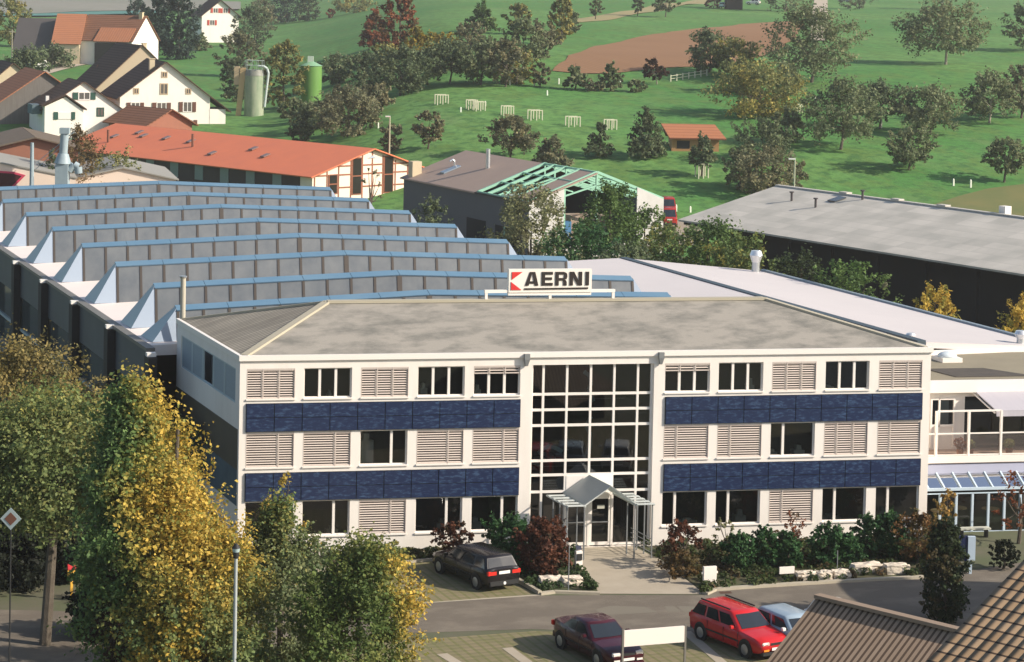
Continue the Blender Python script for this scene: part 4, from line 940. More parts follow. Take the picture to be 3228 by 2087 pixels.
boulder(2015, 1333, 1.35, .42, 'long pale boulder left of the biggest right-hand boulder', 6); boulder(2085, 1335, 1.05, .44, 'blocky boulder at the right end of the bed', 7)
# bench-like low table by the annex
e = empty('garden_bench', onz(2265*DX, 1250*DX), 'pale slatted bench in front of the annex glass front', 'bench', rz=DL)
MB().box(-.75, .75, -.2, .2, .38, .45).build('seat', PAPER, e)
for x in (-.6, .6): MB().box(x-.04, x+.04, -.15, .15, 0, .38).build('leg', TRIM, e)

# ------------------------------------------------------------------ shrubs and foreground trees
def shrub(name, label, x, y, h, w, pal, n, size, form='round', group=None, seed=1, trunk=.08, dd=0.0, cat='shrub', grad=None, clumps=None):
    p = onz(x*DX, y*DX); p = p+FH*dd; p[2] = .02
    return tree(name, label, cat, p, h, w, pal, form, int(n*(2.4 if form != 'spread' else 1.5)), size, trunk, group, seed, grad=grad, hole=.06 if form != 'spread' else .2, per=26)
shrub('maple_shrub', 'small red-brown maple in front of the facade behind the black car', 1052, 1305, 1.5, 1.6, 'maple', 900, .13, seed=2, trunk=.25)
shrub('conifer_shrub', 'dark green bush between the black car and the maple by the entrance', 1188, 1318, 1.95, 2.2, 'hedge', 2400, .15, seed=3)
shrub('maple_shrub', 'large dark red maple bush left of the entrance door', 1262, 1338, 2.15, 2.2, 'maple', 3000, .15, seed=4)
shrub('maple_shrub', 'open red maple right of the entrance in front of the wall', 1588, 1322, 1.8, 2.0, 'maple', 1000, .14, seed=5, trunk=.25, form='spread')
shrub('low_shrub', 'low orange-brown bush at the foot of the open maple', 1590, 1345, .95, 2.0, [(.12, .075, .03), (.15, .09, .03), (.10, .08, .03)], 900, .13, seed=6)
hg = 'dark evergreen bushes in the right bed'
for k, (x, y, h, w, lb) in enumerate([(1718, 1328, 1.75, 1.35, 'dark evergreen bush nearest the upright white panel'), (1778, 1322, 1.9, 1.35, 'dark evergreen bush second from the upright white panel'), (1832, 1322, 1.7, 1.25, 'dark evergreen bush directly behind the small low white sign'), (1925, 1316, 1.9, 1.75, 'broad dark evergreen bush behind the middle boulders'), (1968, 1318, 1.55, 1.3, 'lower evergreen bush filling the gap right of the broad one'), (2020, 1300, 2.1, 1.45, 'tall evergreen bush behind the long pale boulder'), (2072, 1298, 2.25, 1.5, 'tallest evergreen bush, behind the blocky right-hand boulder')]):
    shrub('evergreen_bush', lb, x, y, h*.84, w, 'hedge', 1900, .14, form='column', group=hg, seed=20+k, trunk=.06)
shrub('wispy_shrub', 'wispy orange shrub against the wall above the evergreen bushes', 1845, 1290, 1.7, 2.2, 'red', 350, .12, form='spread', seed=31, trunk=.3)
shrub('wispy_shrub', 'grey-green wispy shrub against the wall behind the upright white panel', 1690, 1296, 1.5, 1.3, 'willow', 260, .12, seed=32, trunk=.2)
shrub('autumn_shrub', 'rusty orange shrub at the right corner of the office', 2135, 1310, 2.0, 2.0, [(.20, .10, .035), (.15, .10, .03), (.10, .09, .03), (.24, .13, .05)], 1300, .14, seed=33, trunk=.15)
shrub('slender_tree', 'slender dark green tree between the office corner and the tiled roof', 2195, 1445, 3.9, 1.9, [(.03, .05, .02), (.045, .065, .025), (.02, .035, .015), (.09, .07, .03)], 5200, .14, form='column', seed=34, trunk=.0, cat='tree')
shrub('yellow_shrub', 'bright yellow-orange shrub at the left end of the annex front', 2200, 1262, 2.3, 1.1, [(.45, .27, .07), (.38, .26, .08), (.30, .24, .08)], 700, .13, form='column', seed=35)
shrub('bare_shrub', 'rust-leaved shrub in front of the annex lean-to', 2370, 1265, 2.9, 2.6, 'red', 450, .14, form='spread', seed=36, trunk=.3)
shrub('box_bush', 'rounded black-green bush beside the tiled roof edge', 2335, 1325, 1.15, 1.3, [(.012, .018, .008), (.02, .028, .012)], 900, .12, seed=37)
shrub('bank_shrub', 'olive bush at the foot of the office wall by the parking', 900, 1318, .8, 2.2, 'gy', 600, .13, seed=38)
# foreground crowns
def fg(name, label, x, y, h, w, pal, n, size, seed, **k):
    p = gp(x*DX, y*DX) if y < 1535 else onz(x*DX, y*DX); p[2] = 0
    return tree(name, label, 'tree', p, h, w, pal, n=n, size=size, seed=seed, **k)
def right_yellow(c, s, zz=None):
    def f(P): return (P[:, 0]*RH[0]+P[:, 1]*RH[1]-c)/s+.35*np.sin(P[:, 2]*1.3+P[:, 0]*.9)
    return f
fg('foreground_tree', 'tall tree with green left half and golden right half, biggest in the foreground', 404, 1650, 10.6, 6.3, 'gg', 66000, .15, 41, trunk=.10, grad=(right_yellow(-1.9, 1.5), 'yg'), form='dome', hole=.2, lean=-1.5)
fg('foreground_tree', 'yellow-brown tree at the far left edge in front of the hall wall', 25, 1325, 8.9, 7.4, [(.20, .16, .06), (.26, .20, .065), (.15, .14, .055), (.30, .23, .07)], 20000, .16, 42, trunk=.40)
fg('foreground_tree', 'dense green tree at the left edge with leaves hanging over the dark shade', 105, 1500, 8.6, 7.8, [(.15, .20, .07), (.19, .23, .08), (.25, .25, .085), (.12, .17, .06)], 36000, .155, 43, trunk=.56, grad=(lambda P: (P[:, 2]-7.9)/2.2, 'gy'))
fg('foreground_tree', 'grey-green bushy tree in front of the ground-floor windows', 642, 1580, 6.0, 4.4, [(.13, .18, .085), (.17, .21, .10), (.15, .185, .09), (.22, .23, .10)], 26000, .13, 44, trunk=.0, grad=(lambda P: (P[:, 2]-4.1)/2.4, 'gy'), form='dome')
fg('foreground_tree', 'low leafy tree with green left and golden right side at the bottom of the view', 826, 1690, 5.9, 4.5, [(.10, .155, .04), (.135, .18, .05), (.08, .125, .035), (.20, .21, .055)], 34000, .13, 45, trunk=.0, grad=(right_yellow(1.0, .8), 'yg'), form='column')
fg('foreground_tree', 'green shrubby tree under the golden crown next to the lamp post', 465, 1690, 6.4, 5.4, [(.125, .18, .065), (.16, .21, .07), (.10, .145, .055), (.22, .23, .07)], 34000, .135, 46, trunk=.0, grad=(lambda P: (P[:, 2]-3.8)/2.5, 'yg'), form='column')
fg('plum_bush', 'dark purple-brown bush below the golden crown', 306, 1668, 5.4, 2.7, 'plum', 9000, .13, 47, trunk=.3)
fg('sapling', 'thin sapling with sparse leaves in front of the blue panels', 655, 1440, 5.4, 3.0, 'yg', 900, .13, 48, trunk=.25, form='spread')
fg('hall_side_shrub', 'brown twiggy shrub between the hall wall and the golden tree', 235, 1180, 5.2, 5.2, [(.16, .12, .055), (.12, .11, .05), (.20, .15, .06)], 6500, .17, 49, trunk=.2)
fg('hall_side_shrub', 'green and brown shrub filling the corner between hall wall and office', 395, 1215, 4.6, 4.0, 'gy', 6500, .16, 50, trunk=.1)
for k_, (x_, y_, h_, w_, lb_) in enumerate(((-25, 1372, 5.6, 4.6, 'bush coloured near-black for shade at the far left edge under the dense green tree'), (48, 1360, 5.9, 3.6, 'bush coloured near-black for shade behind the diamond road sign'), (118, 1350, 5.4, 3.4, 'bush coloured near-black for shade behind the yellow post'), (190, 1345, 5.0, 3.2, 'bush coloured near-black for shade left of the purple-brown bush'), (250, 1480, 2.0, 2.6, 'low bush coloured black-green for shade in front of the purple-brown bush'))):
    fg('shade_bush', lb_, x_, y_, h_, w_, [(.016, .021, .013), (.020, .027, .016), (.013, .016, .011)], 12000, .19, 60+k_, trunk=.0, form='column', hole=.03, group='shade-coloured bushes under the foreground trees')  # added bushes; the shade under the trees is put into their leaf colour
# ------------------------------------------------------------------ foreground roofs (bottom right)
SHT = rows_mat('brown_corrugated_sheet', (.25, .18, .125), (.085, .058, .042), .22, 'X', .40, var=(.30, .225, .165), vscale=.9, amt=.5, bumpd=.06, jitter=.5)
TILE = rows_mat('brown_roof_tiles', (.215, .145, .085), (.045, .032, .024), .335, 'Y', .16, var=(.30, .215, .14), vscale=.8, amt=.35, bumpd=.09, period2=.235, axis2='X', jitter=.7)
def slope_house(name, label, A, B, run, drop, m, cat, over=.0, back_run=5.0, back_drop=2.6, wall_m=None, thick=.10):
    """lean roof pair: ridge A-B, front slope falls towards the camera side; local x along ridge, y = down-slope"""
    A = np.asarray(A); B = np.asarray(B); d = B-A; L = float(np.hypot(d[0], d[1])); ax = np.array([d[0], d[1], 0])/L
    dn = np.array([ax[1], -ax[0], 0])
    if (dn@FH) > 0: dn = -dn
    ln = math.hypot(run, drop); z = A[2]
    e = empty(name, (A[0], A[1], 0), label, cat)
    X = Vector(ax); Y = Vector((dn[0]*run/ln, dn[1]*run/ln, -drop/ln)); Z = X.cross(Y)
    if Z.z < 0: X = -X; Z = X.cross(Y); sgn_ = -1
    else: sgn_ = 1
    R = Matrix((X, Y, Z)).transposed().to_4x4(); R.translation = Vector((0, 0, z))
    q = MB(); q.box(0 if sgn_ > 0 else -L, L if sgn_ > 0 else 0, 0, ln, -thick, 0); o = q.build('roof', m, e); o.matrix_local = R
    bk = -dn; q = MB(); P = [np.zeros(3), ax*L, ax*L+bk*back_run-np.array([0, 0, back_drop]), bk*back_run-np.array([0, 0, back_drop])]
    q.prism([(p_[0], p_[1], z+p_[2]-.02) for p_ in P], (0, 0, -thick)); q.build('roof', m, e)
    q = MB(); i0 = .35
    a0 = ax*i0; b0 = ax*(L-i0)
    for c_ in (a0, b0-ax*.2):
        f0 = c_+dn*(run-.5); r0 = c_+bk*(back_run-.5)
        q.prism([(f0[0], f0[1], -.3), (f0[0], f0[1], z-drop*(run-.5)/run-.14), (c_[0], c_[1], z-.14), (r0[0], r0[1], z-back_drop*(back_run-.5)/back_run-.14), (r0[0], r0[1], -.3)], tuple(ax*.2))
    f0 = a0+dn*(run-.7); f1 = b0+dn*(run-.7); zt = z-drop*(run-.7)/run-.16
    q.prism([(f0[0], f0[1], -.3), (f1[0], f1[1], -.3), (f1[0], f1[1], zt), (f0[0], f0[1], zt)], tuple(dn*.2))
    q.build('wall', wall_m or WHITE, e)
    return e, z, ax, L, dn
zA_ = 4.5
A = onz(1900*DX, 1389*DX, zA_); Bp = onz(2205*DX, 1463*DX, zA_); d_ = (Bp-A)
e, z, ax, L, dn = slope_house('corrugated_shed', 'shed with brown corrugated roof in the bottom right foreground', A, A+d_*1.6, 6.4, 4.05, SHT, 'shed', wall_m=mat('shed_wood', (.10, .075, .05), .9))
q = MB(); q.bar((0, 0, z+.05), tuple(np.array([ax[0]*L, ax[1]*L, z+.05])), .34, .12); q.build('ridge_cap', mat('ridge_brown', (.26, .19, .135), .8), e)
A = at(2384*DX, 1298*DX, 49.0); axd = d_/np.linalg.norm(d_); axd[2] = 0; axd /= np.linalg.norm(axd)
upd = np.array([-axd[1], axd[0], 0]); upd = upd if upd@FH > 0 else -upd
A = A+upd*1.2+np.array([0, 0, .5])
e, z, ax, L, dn = slope_house('tiled_roof_house', 'house corner with brown roof tiles at the bottom right edge', A, A+axd*9, 9.0, 3.85, TILE, 'house', back_run=4, back_drop=2.5)

# ------------------------------------------------------------------ village houses
TL_BR = rows_mat('dark_brown_tiles', (.115, .070, .050), (.055, .036, .026), .5, 'Y', .2, var=(.10, .065, .045), vscale=.5, jitter=.4, bumpd=.05)
TL_OR = rows_mat('orange_tiles', (.40, .165, .085), (.24, .10, .055), .5, 'Y', .12, var=(.34, .15, .085), vscale=.5, jitter=.35, bumpd=.04)
TL_RD = mat('red_orange_roof', (.66, .185, .085), .7, var=(.60, .17, .085), vscale=.35, amt=.8)
TL_MID = rows_mat('mid_brown_tiles', (.20, .095, .055), (.11, .05, .03), .55, 'Y', .2, var=(.24, .12, .075), vscale=.5, jitter=.4, bumpd=.05)
TL_GR = mat('dark_grey_roof', (.075, .068, .066), .7, var=(.09, .08, .075), vscale=.4)
CREAM = mat('cream_render', (.58, .48, .32), .85, var=(.50, .41, .28), vscale=.5)
BARN = mat('weathered_boards', (.17, .155, .14), .9, var=(.10, .085, .075), vscale=1.2, stretch=(4, 4, .5))
BRICK = mat('brick_wall', (.28, .12, .075), .85, var=(.22, .10, .07), vscale=1.5)
SH_R = mat('red_shutter', (.45, .06, .04), .6); SH_G = mat('green_shutter', (.02, .07, .05), .6); SH_B = mat('brown_shutter', (.12, .05, .035), .6)
WINF = mat('window_white', (.72, .68, .64), .5); WING = mat('dim_window', (.10, .095, .09), .12, spec=.7); SAND = mat('sandstone_trim', (.48, .36, .24), .8)
def house(name, label, ap, D, ang, w, drop, L, wallm, roofm, zb=None, wins=(), over=.45, chimney=None, cat='house', up=0.0, wing=None, dropR=None, wR=None, group=None, thick=.22, srcpx=True):
    """gabled house: ap = where its near gable's apex stands in view at depth D; ridge runs back, turned ang degrees left"""
    P = at(ap[0], ap[1], D); a = rad(ang)
    back = FH*math.cos(a)-RH*math.sin(a); rgt = RH*math.cos(a)+FH*math.sin(a)
    g = float(min(terr(P[0]+rgt[0]*s*w/2+back[0]*t, P[1]+rgt[1]*s*w/2+back[1]*t) for s in (-1, 1) for t in (0, L))) if zb is None else zb
    rz = math.atan2(rgt[1], rgt[0]); H = P[2]-g
    e = empty(name, (P[0], P[1], g), label, cat, group, rz)
    wl = w/2; wr = wR if wR else w/2; dr = dropR if dropR else drop*(wr/wl)
    q = MB(); q.prism([(-wl, 0, -1.5), (wr, 0, -1.5), (wr, 0, H-dr-.10), (0, 0, H-.10), (-wl, 0, H-drop-.10)], (0, L, 0)); wall_ = q.build('wall', wallm, e)
    for side, ww, dd in ((-1, wl, drop), (1, wr, dr)):
        ln = math.hypot(ww, dd); k = (ww+over)/ww
        s_ = MB(); s_.box(0, ln*k, -over, L+over, 0, thick*.6)
        # local frame so that tile courses run along the roof: x' along ridge, y' down slope
        s2 = MB(); s2.box(-over, L+over, 0, ln*k, -.0, thick*.55)
        o = s2.build('roof', roofm, e); Y = Vector((side*ww/ln, 0, -dd/ln)); X = Vector((0, 1, 0)); Z = X.cross(Y)
        if Z.z < 0: Z = -Z
        o.matrix_local = Matrix(((X.x, Y.x, Z.x, 0), (X.y, Y.y, Z.y, 0), (X.z, Y.z, Z.z, H-.09), (0, 0, 0, 1)))
        if side == -1: roof0 = o
    for (x, z, ww, hh, sm, fm) in wins:
        f = MB(); t = .12
        f.box(x-ww/2-t, x+ww/2+t, -.05, .02, z-t, z); f.box(x-ww/2-t, x+ww/2+t, -.05, .02, z+hh, z+hh+t); f.box(x-ww/2-t, x-ww/2, -.05, .02, z, z+hh); f.box(x+ww/2, x+ww/2+t, -.05, .02, z, z+hh); f.box(x-.04, x+.04, -.05, .02, z, z+hh)
        fo = f.build('window', fm, e)
        MB().box(x-ww/2, x-.04, -.03, .0, z, z+hh).box(x+.04, x+ww/2, -.03, .0, z, z+hh).build('pane', WING, fo)
        if sm:
            for sd in (-1, 1):
                xa = x+sd*(ww/2+t+.02); MB().box(min(xa, xa+sd*ww*.48), max(xa, xa+sd*ww*.48), -.09, -.01, z-.05, z+hh+.05).build('shutter', sm, fo)
    if chimney:
        x, y, cw, ch_ = chimney; zr = H-abs(x)/(wr if x > 0 else wl)*(dr if x > 0 else drop)
        c = MB(); c.box(x-cw/2, x+cw/2, y-cw/2, y+cw/2, zr-.5, zr+ch_); c.box(x-cw/2-.08, x+cw/2+.08, y-cw/2-.08, y+cw/2+.08, zr+ch_, zr+ch_+.1); c.build('chimney', CREAM, e)
    return e, H
S = lambda a, b: (a/2.2, b/2.2)
e, H = house('farmhouse', 'big white farmhouse with steep dark roof and brown shutters', S(1150, 428), 316, 18, 12.1, 4.6, 13, WHITE, TL_BR, 3.5, over=.5, chimney=(-1.4, 2.5, .7, 1.3),
  wins=[(-1.5+1.5, 6.0-.9+.0, .45, .45, None, SAND), (0, 5.25, .01, .01, None, SAND)] [:0]+[])
def gwin(e, H, w_, items, L=0):
    for (x, dz, ww, hh, sm, fm) in items:
        z = H-dz; f = MB(); t = .13
        f.box(x-ww/2-t, x+ww/2+t, -.06, .02, z-t, z); f.box(x-ww/2-t, x+ww/2+t, -.06, .02, z+hh, z+hh+t); f.box(x-ww/2-t, x-ww/2, -.06, .02, z, z+hh); f.box(x+ww/2, x+ww/2+t, -.06, .02, z, z+hh); f.box(x-.05, x+.05, -.06, .02, z, z+hh)
        fo = f.build('window', fm, e)
        MB().box(x-ww/2, x-.05, -.03, .01, z, z+hh).box(x+.05, x+ww/2, -.03, .01, z, z+hh).build('pane', WING, fo)
        if sm:
            for sd in (-1, 1):
                xa = x+sd*(ww/2+t+.02); MB().box(min(xa, xa+sd*ww*.5), max(xa, xa+sd*ww*.5), -.10, -.01, z-.05, z+hh+.05).build('shutter', sm, fo)
gwin(e, H, 0, [(-.15, 2.0, .55, .55, None, SAND), (-.2, 4.25, .85, 1.25, None, SAND), (-3.9, 4.2, .5, .55, None, SAND), (3.1, 4.2, .5, .55, None, SAND), (-4.0, 6.6, 1.0, 1.1, SH_B, WINF), (-.5, 6.6, 1.1, 1.1, SH_B, WINF), (3.0, 6.6, 1.0, 1.2, SH_B, WINF), (3.2, 8.7, 1.0, .9, SH_B, WINF)])
q = MB(); q.box(5.95, 8.2, .0, 6, -1.5, H-6.3); q.build('lean_to', WHITE, e); q = MB(); q.prism([(5.9, -.4, H-4.4), (8.9, -.4, H-6.6), (8.9, 6.2, H-6.6), (5.9, 6.2, H-4.4)], (0, 0, -.15)); q.build('roof', TL_BR, e)
e, H = house('white_house', 'white house with green shutters and a small front gable', S(580, 565), 303, 20, 10.2, 3.4, 10, WHITE, TL_BR, 3, over=.35, dropR=3.7, wR=5.3)
gwin(e, H, 0, [(.1, 2.25, 1.3, .8, SH_G, WINF), (2.2, 4.35, .7, .9, None, SH_G)])
q = MB(); q.prism([(-5.2, -1.6, -1.5), (-.3, -1.6, -1.5), (-.3, -1.6, H-3.6), (-2.6, -1.6, H-1.9), (-5.2, -1.6, H-3.1)], (0, 1.6, 0)); q.build('front_bay', WHITE, e)
q = MB(); q.prism([(-5.6, -1.9, H-3.15), (-2.6, -1.9, H-1.75), (-2.6, -1.9, H-1.55), (-5.6, -1.9, H-2.95)], (0, 2.2, 0)); q.prism([(-2.6, -1.9, H-1.75), (.1, -1.9, H-3.6), (.1, -1.9, H-3.4), (-2.6, -1.9, H-1.55)], (0, 2.2, 0)); q.build('bay_roof', TL_BR, e)
f = MB(); f.box(-3.5, -1.9, -1.68, -1.6, H-4.7, H-3.85); fo = f.build('window', WINF, e)
for x in (-4.05, -1.85): MB().box(x, x+.5, -1.7, -1.62, H-4.75, H-3.8).build('shutter', SH_G, fo)
q = MB(); q.box(-6.4, -5.25, .5, 4, H-4.2, H-3.0); q.build('side_shed', mat('blue_grey_wall', (.10, .14, .16), .8), e)
q = MB(); q.box(-4.6, -4.2, 1.0, 1.4, H-2.6, H-1.9); q.build('chimney', WINF, e)
e, H = house('barn', 'weathered grey timber barn with orange-edged roof at the left', S(310, 495), 314, 20, 12.2, 4.15, 14, BARN, TL_OR, 2.0, over=.5)
house('cream_house', 'cream gable house cut off by the left edge', S(92, 436), 334, 20, 8.4, 3.6, 10, CREAM, TL_BR, 3.5, over=.35)
e, H = house('brown_hall', 'low brick building with brown tiled roof in front of the farmhouse', S(1180, 757), 297, 40, 6.6, 1.75, 9, BRICK, TL_MID, 3, over=.6)
house('long_beige_house', 'long beige gable behind the farmhouse with dark brown roof', S(985, 312), 345, 25, 13.5, 6.2, 12, mat('beige_render', (.42, .34, .24), .85), TL_BR, 5, over=.3, chimney=(.8, 1.5, .6, .9))
e_, H_ = house('small_red_roof_house', 'small house with reddish roof peeping over the long beige gable', S(850, 452), 352, 85, 5, 1.7, 3.5, WHITE, TL_MID, 5, over=.3)
house('brick_shed', 'brick shed with low brown roof at the left edge below the white house', S(240, 950), 224, 15, 8.2, 1.0, 14, BRICK, mat('moss_brown_roof', (.14, .105, .075), .9, var=(.10, .08, .055), vscale=.8), 0, over=.6)
# farm group at the top left
house('dark_roof_barn', 'barn with big dark grey roof in the farm group at the top left', S(412, 128), 452, 88, 11, 5.6, 7.4, mat('dark_boards', (.09, .075, .06), .9), TL_GR, 8.3, over=.35)
house('orange_roof_barn', 'barn with pale orange roof in the middle of the farm group', S(592, 97), 450, 88, 11, 5.3, 5.0, CREAM, TL_OR, 8.3, over=.3)
e, H = house('farm_dwelling', 'white farm dwelling with brown roof at the right end of the farm group', S(1010, 108), 448, 72, 11.5, 4.6, 11.5, WHITE, TL_MID, 8.3, over=.3, chimney=(-.6, .6, .7, 1.0))
q = MB(); q.prism([(-6.6, .3, H-5.0), (-6.6, 7.6, H-5.0), (-3.4, 7.6, H-2.5), (-3.4, .3, H-2.5)], (0, 0, .12)); q.build('lower_roof', TL_OR, e)
q = MB(); q.box(-6.3, -5.77, .4, 7.4, 0, H-5.2); q.build('porch', mat('dark_timber', (.06, .05, .04), .9), e)
e, H = house('hill_house', 'white house with red shutters high up beyond the conifers', S(1530, 0), 560, 22, 9.0, 3.6, 9, WHITE, TL_BR, 9.5, over=.7)
gwin(e, H, 0, [(-1.2, 3.0, 1.0, 1.0, SH_R, WINF), (1.2, 3.0, 1.0, 1.0, SH_R, WINF), (-2.0, 5.9, 1.0, 1.1, SH_R, WINF)])
# half-timbered hall
e, H = house('half_timbered_hall', 'long half-timbered building with bright orange-red roof', (865*DX, 345*DX), 255, 43, 16.4, 2.55, 47, mat('timber_infill', (.74, .63, .52), .85), TL_RD, .2, over=.55, cat='hall', dropR=3.2, wR=10.2)
TIM = mat('timber_beam', (.27, .10, .055), .8)
tb = MB()
for x in (-7.9, -6.2, -4.6, -2.9, -1.3, .1, 1.6, 3.4, 5.2, 6.9, 8.5, 10.0):
    z1 = H-.3-abs(x)/8.2*2.6; tb.box(x-.07, x+.07, -.05, .0, .9, z1)
for z in (2.15+.6, 3.6+.5): tb.box(-8.1, 10.1, -.062, -.0, z-.07, z+.07)
tb.box(-5.2, 5.2, -.062, 0, H-1.75-.07, H-1.75+.07); tb.box(-8.1, 10.1, -.062, 0, .82, .98); tb.build('timber_frame', TIM, e)
for (x, z0, z1, w_) in ((-2.1, 2.0, H-1.0, 1.15), (2.4, 2.0, H-1.0, 1.15), (-5.4, 2.2, 4.1, 1.0), (9.3, 2.2, 4.0, .9)):
    f = MB(); f.box(x-w_/2-.12, x+w_/2+.12, -.09, -.063, z0-.1, z1+.1); fo = f.build('window', TIM, e)
    MB().box(x-w_/2, x+w_/2, -.11, -.091, z0, (z0+z1)/2-.05).box(x-w_/2, x+w_/2, -.11, -.091, (z0+z1)/2+.08, z1).build('pane', mat('black_window', (.02, .018, .016), .15), fo)
q = MB(); q.box(-8.15, 10.15, -.03, .0, -1, .80); q.build('plinth', mat('pink_plinth', (.52, .40, .30), .9), e)
q = MB(); q.prism([(-.55, -.08, H-1.05), (.55, -.08, H-1.05), (0, -.08, H-.75)], (0, .02, 0)); q.build('gable_lamp', mat('blue_grey_trim', (.35, .40, .48), .5), e)
sd = MB(); sd.box(-8.26, -8.2, 2, 46, 1.8, 4.2); sd.build('side_boarding', mat('side_dark_brown', (.05, .035, .028), .8), e)
for k in range(9):
    y = 5+k*4.6; f = MB(); f.box(-8.34, -8.27, y, y+1.5, 2.3, 3.9); f.build('window', mat('pale_side_window', (.20, .23, .23), .2), e)
for k, (x, y) in enumerate(((-5.0, 12), (-3.5, 16), (-3.2, 28), (-3, 33), (-3, 37.5), (-4.0, 42), (-5.8, 20.5), (-2.2, 39.5))):
    z = H-abs(x)/8.2*2.55+.12; f = MB(); f.prism([(x-.45, y-.35, z-.14), (x-.45, y+.35, z-.14), (x+.45, y+.35, z+.14), (x+.45, y-.35, z+.14)], (0, 0, .12)); f.build('roof_window', mat('roof_window', (.20, .13, .11), .35), e)
for x, y, h_ in ((-4.4, 26, 1.5), (-5.6, 41, 1.5)):
    z = H-abs(x)/8.2*2.55; MB().cyl((x, y, z-.3), (x, y, z+h_), .16, .16, 8).build('vent_pipe', mat('copper_brown', (.20, .08, .05), .6), e)
q = MB(); q.box(10.3, 11.2, .3, 1.2, -1, H-2.4); q.build('chimney', CREAM, e)
# grey shed with opened green roof frame
P0_, Pn = at(1390*DX, 400*DX, 214), at(1085*DX, 352*DX, 238.5)
dirb = Pn-P0_; angb = math.degrees(math.atan2(-(dirb@RH), dirb@FH))
P = at(1390*DX, 400*DX, 214); a = rad(angb); back = FH*math.cos(a)-RH*math.sin(a); rgt = RH*math.cos(a)+FH*math.sin(a)
e = empty('grey_shed', (P[0], P[1], 0), 'grey shed with opened roof bays showing a pale green steel frame', 'shed', rz=math.atan2(rgt[1], rgt[0]))
H = P[2]; hw, dr, L = 6.9, 2.5, 27.0
GRN = mat('pale_green_steel', (.28, .52, .38), .5); GW = mat('grey_shed_wall', (.085, .092, .10), .7, var=(.10, .105, .11), vscale=.3); RB = mat('taupe_roof', (.37, .27, .21), .75, var=(.33, .24, .19), vscale=.4)
BW_ = mat('pale_gable_wall', (.60, .585, .55), .8, var=(.45, .44, .40), vscale=.8)
w = MB(); w.box(-hw, -hw+.2, 0, L, -.3, H-dr-.15); w.box(hw-.2, hw, 0, L, -.3, H-dr-.15); w.prism([(-hw+.2, L-.2, -.3), (hw-.2, L-.2, -.3), (hw-.2, L-.2, H-dr-.2), (0, L-.2, H-.25), (-hw+.2, L-.2, H-dr-.2)], (0, .2, 0)); w.build('wall', GW, e)
w = MB(); w.prism([(-hw, -.1, -.3), (-3.4, -.1, -.3), (-3.4, -.1, H-1.45), (-hw, -.1, H-dr-.2)], (0, .09, 0)); w.prism([(4.1, -.1, -.3), (hw, -.1, -.3), (hw, -.1, H-dr-.1), (4.1, -.1, H-dr*.58)], (0, .09, 0)); w.prism([(-3.4, -.1, -.3), (4.1, -.1, -.3), (4.1, -.1, 1.6), (-3.4, -.1, 1.6)], (0, .09, 0)); w.build('gable_wall', BW_, e)
def rs(x0, x1, y0, y1, m, nm, lift=0.0): # roof sheet piece between |x| fractions on one side
    z = lambda x: H-abs(x)/hw*dr+lift
    MB().prism([(x0, y0, z(x0)), (x1, y0, z(x1)), (x1, y1, z(x1)), (x0, y1, z(x0))], (0, 0, -.12)).build(nm, m, e)
rs(-hw-.3, -.0, 10.5, L+.3, RB, 'roof'); rs(.0, hw+.3, 10.5, L+.3, RB, 'roof')
rs(-hw-.2, -.15, -.3, 3.0, RB, 'roof')
gf = MB()
for y in (.1, 3.2, 6.0, 8.2, 10.2):
    for sd in (-1, 1):
        gf.bar((sd*hw, y, H-dr-.05), (0, y, H-.02), .22, .24); gf.bar((sd*hw*.75, y, H-dr-.15), (sd*.1, y, H-1.25), .14, .14); gf.bar((sd*hw*.55, y, H-dr*.55), (sd*hw*.35, y, H-1.75), .12, .12)
    gf.bar((0, y, H-2.9 if y < 1 else H-1.25), (0, y, H-.1), .14, .14); 
gf.bar((0, 0, H-.05), (0, 10.4, H-.05), .18, .18)
for sd in (-1, 1):
    for k in (.33, .66, 1): gf.bar((sd*hw*k, 0, H-dr*k-.02), (sd*hw*k, 10.4, H-dr*k-.02), .12, .12)
gf.bar((0, .1, .5), (0, .1, H), .18, .18); gf.bar((-3.3, .1, .2), (-3.3, .1, H-1.3), .2, .2); gf.build('steel_frame', GRN, e)
MB().box(-hw+.3, -2.5, 3.6, 6.5, 2.6, H-dr+.1).build('interior_box', mat('pale_green_grey', (.35, .42, .38), .7), e)
MB().box(-2.8, -1.2, 2.5, 4.0, 1.6, 3.4).build('blue_stack', mat('blue_stack', (.05, .16, .30), .6), e); MB().box(-1.0, 2.6, 3.0, 5, 1.6, 3.9).build('brown_stack', mat('brown_stack', (.22, .14, .09), .8, var=(.40, .33, .26), vscale=.7, amt=1), e)
MB().box(-hw-.12, -hw-.01, .5, 1.3, H-dr-.8, H-dr-.1).build('orange_door', mat('orange_door', (.60, .30, .07), .6), e)
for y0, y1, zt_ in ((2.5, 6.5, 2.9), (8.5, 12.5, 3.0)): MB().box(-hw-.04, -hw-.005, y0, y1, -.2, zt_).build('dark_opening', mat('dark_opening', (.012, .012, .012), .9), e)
MB().box(-hw-.12, -hw-.05, 4.4, 4.6, -.2, 2.9).build('green_post', GRN, e)
MB().box(-hw-.25, -hw-.0, 0, L, H-dr-.22, H-dr-.08).build('gutter', TRIM, e)
for (x, y, s1) in ((-4.2, 22.0, 1),):
    z = H-abs(x)/hw*dr+.03; f = MB(); f.prism([(x-.9, y-.5, z-.33), (x-.9, y+.5, z-.33), (x+.9, y+.5, z+.33), (x+.9, y-.5, z+.33)], (0, 0, .12)); f.build('roof_window', mat('roof_window_blue', (.22, .27, .32), .2), e)
MB().cyl((-2.6, 17, H-1.2), (-2.6, 17, H+.9), .22, .22, 10).build('flue', STEEL, e, smooth=True)
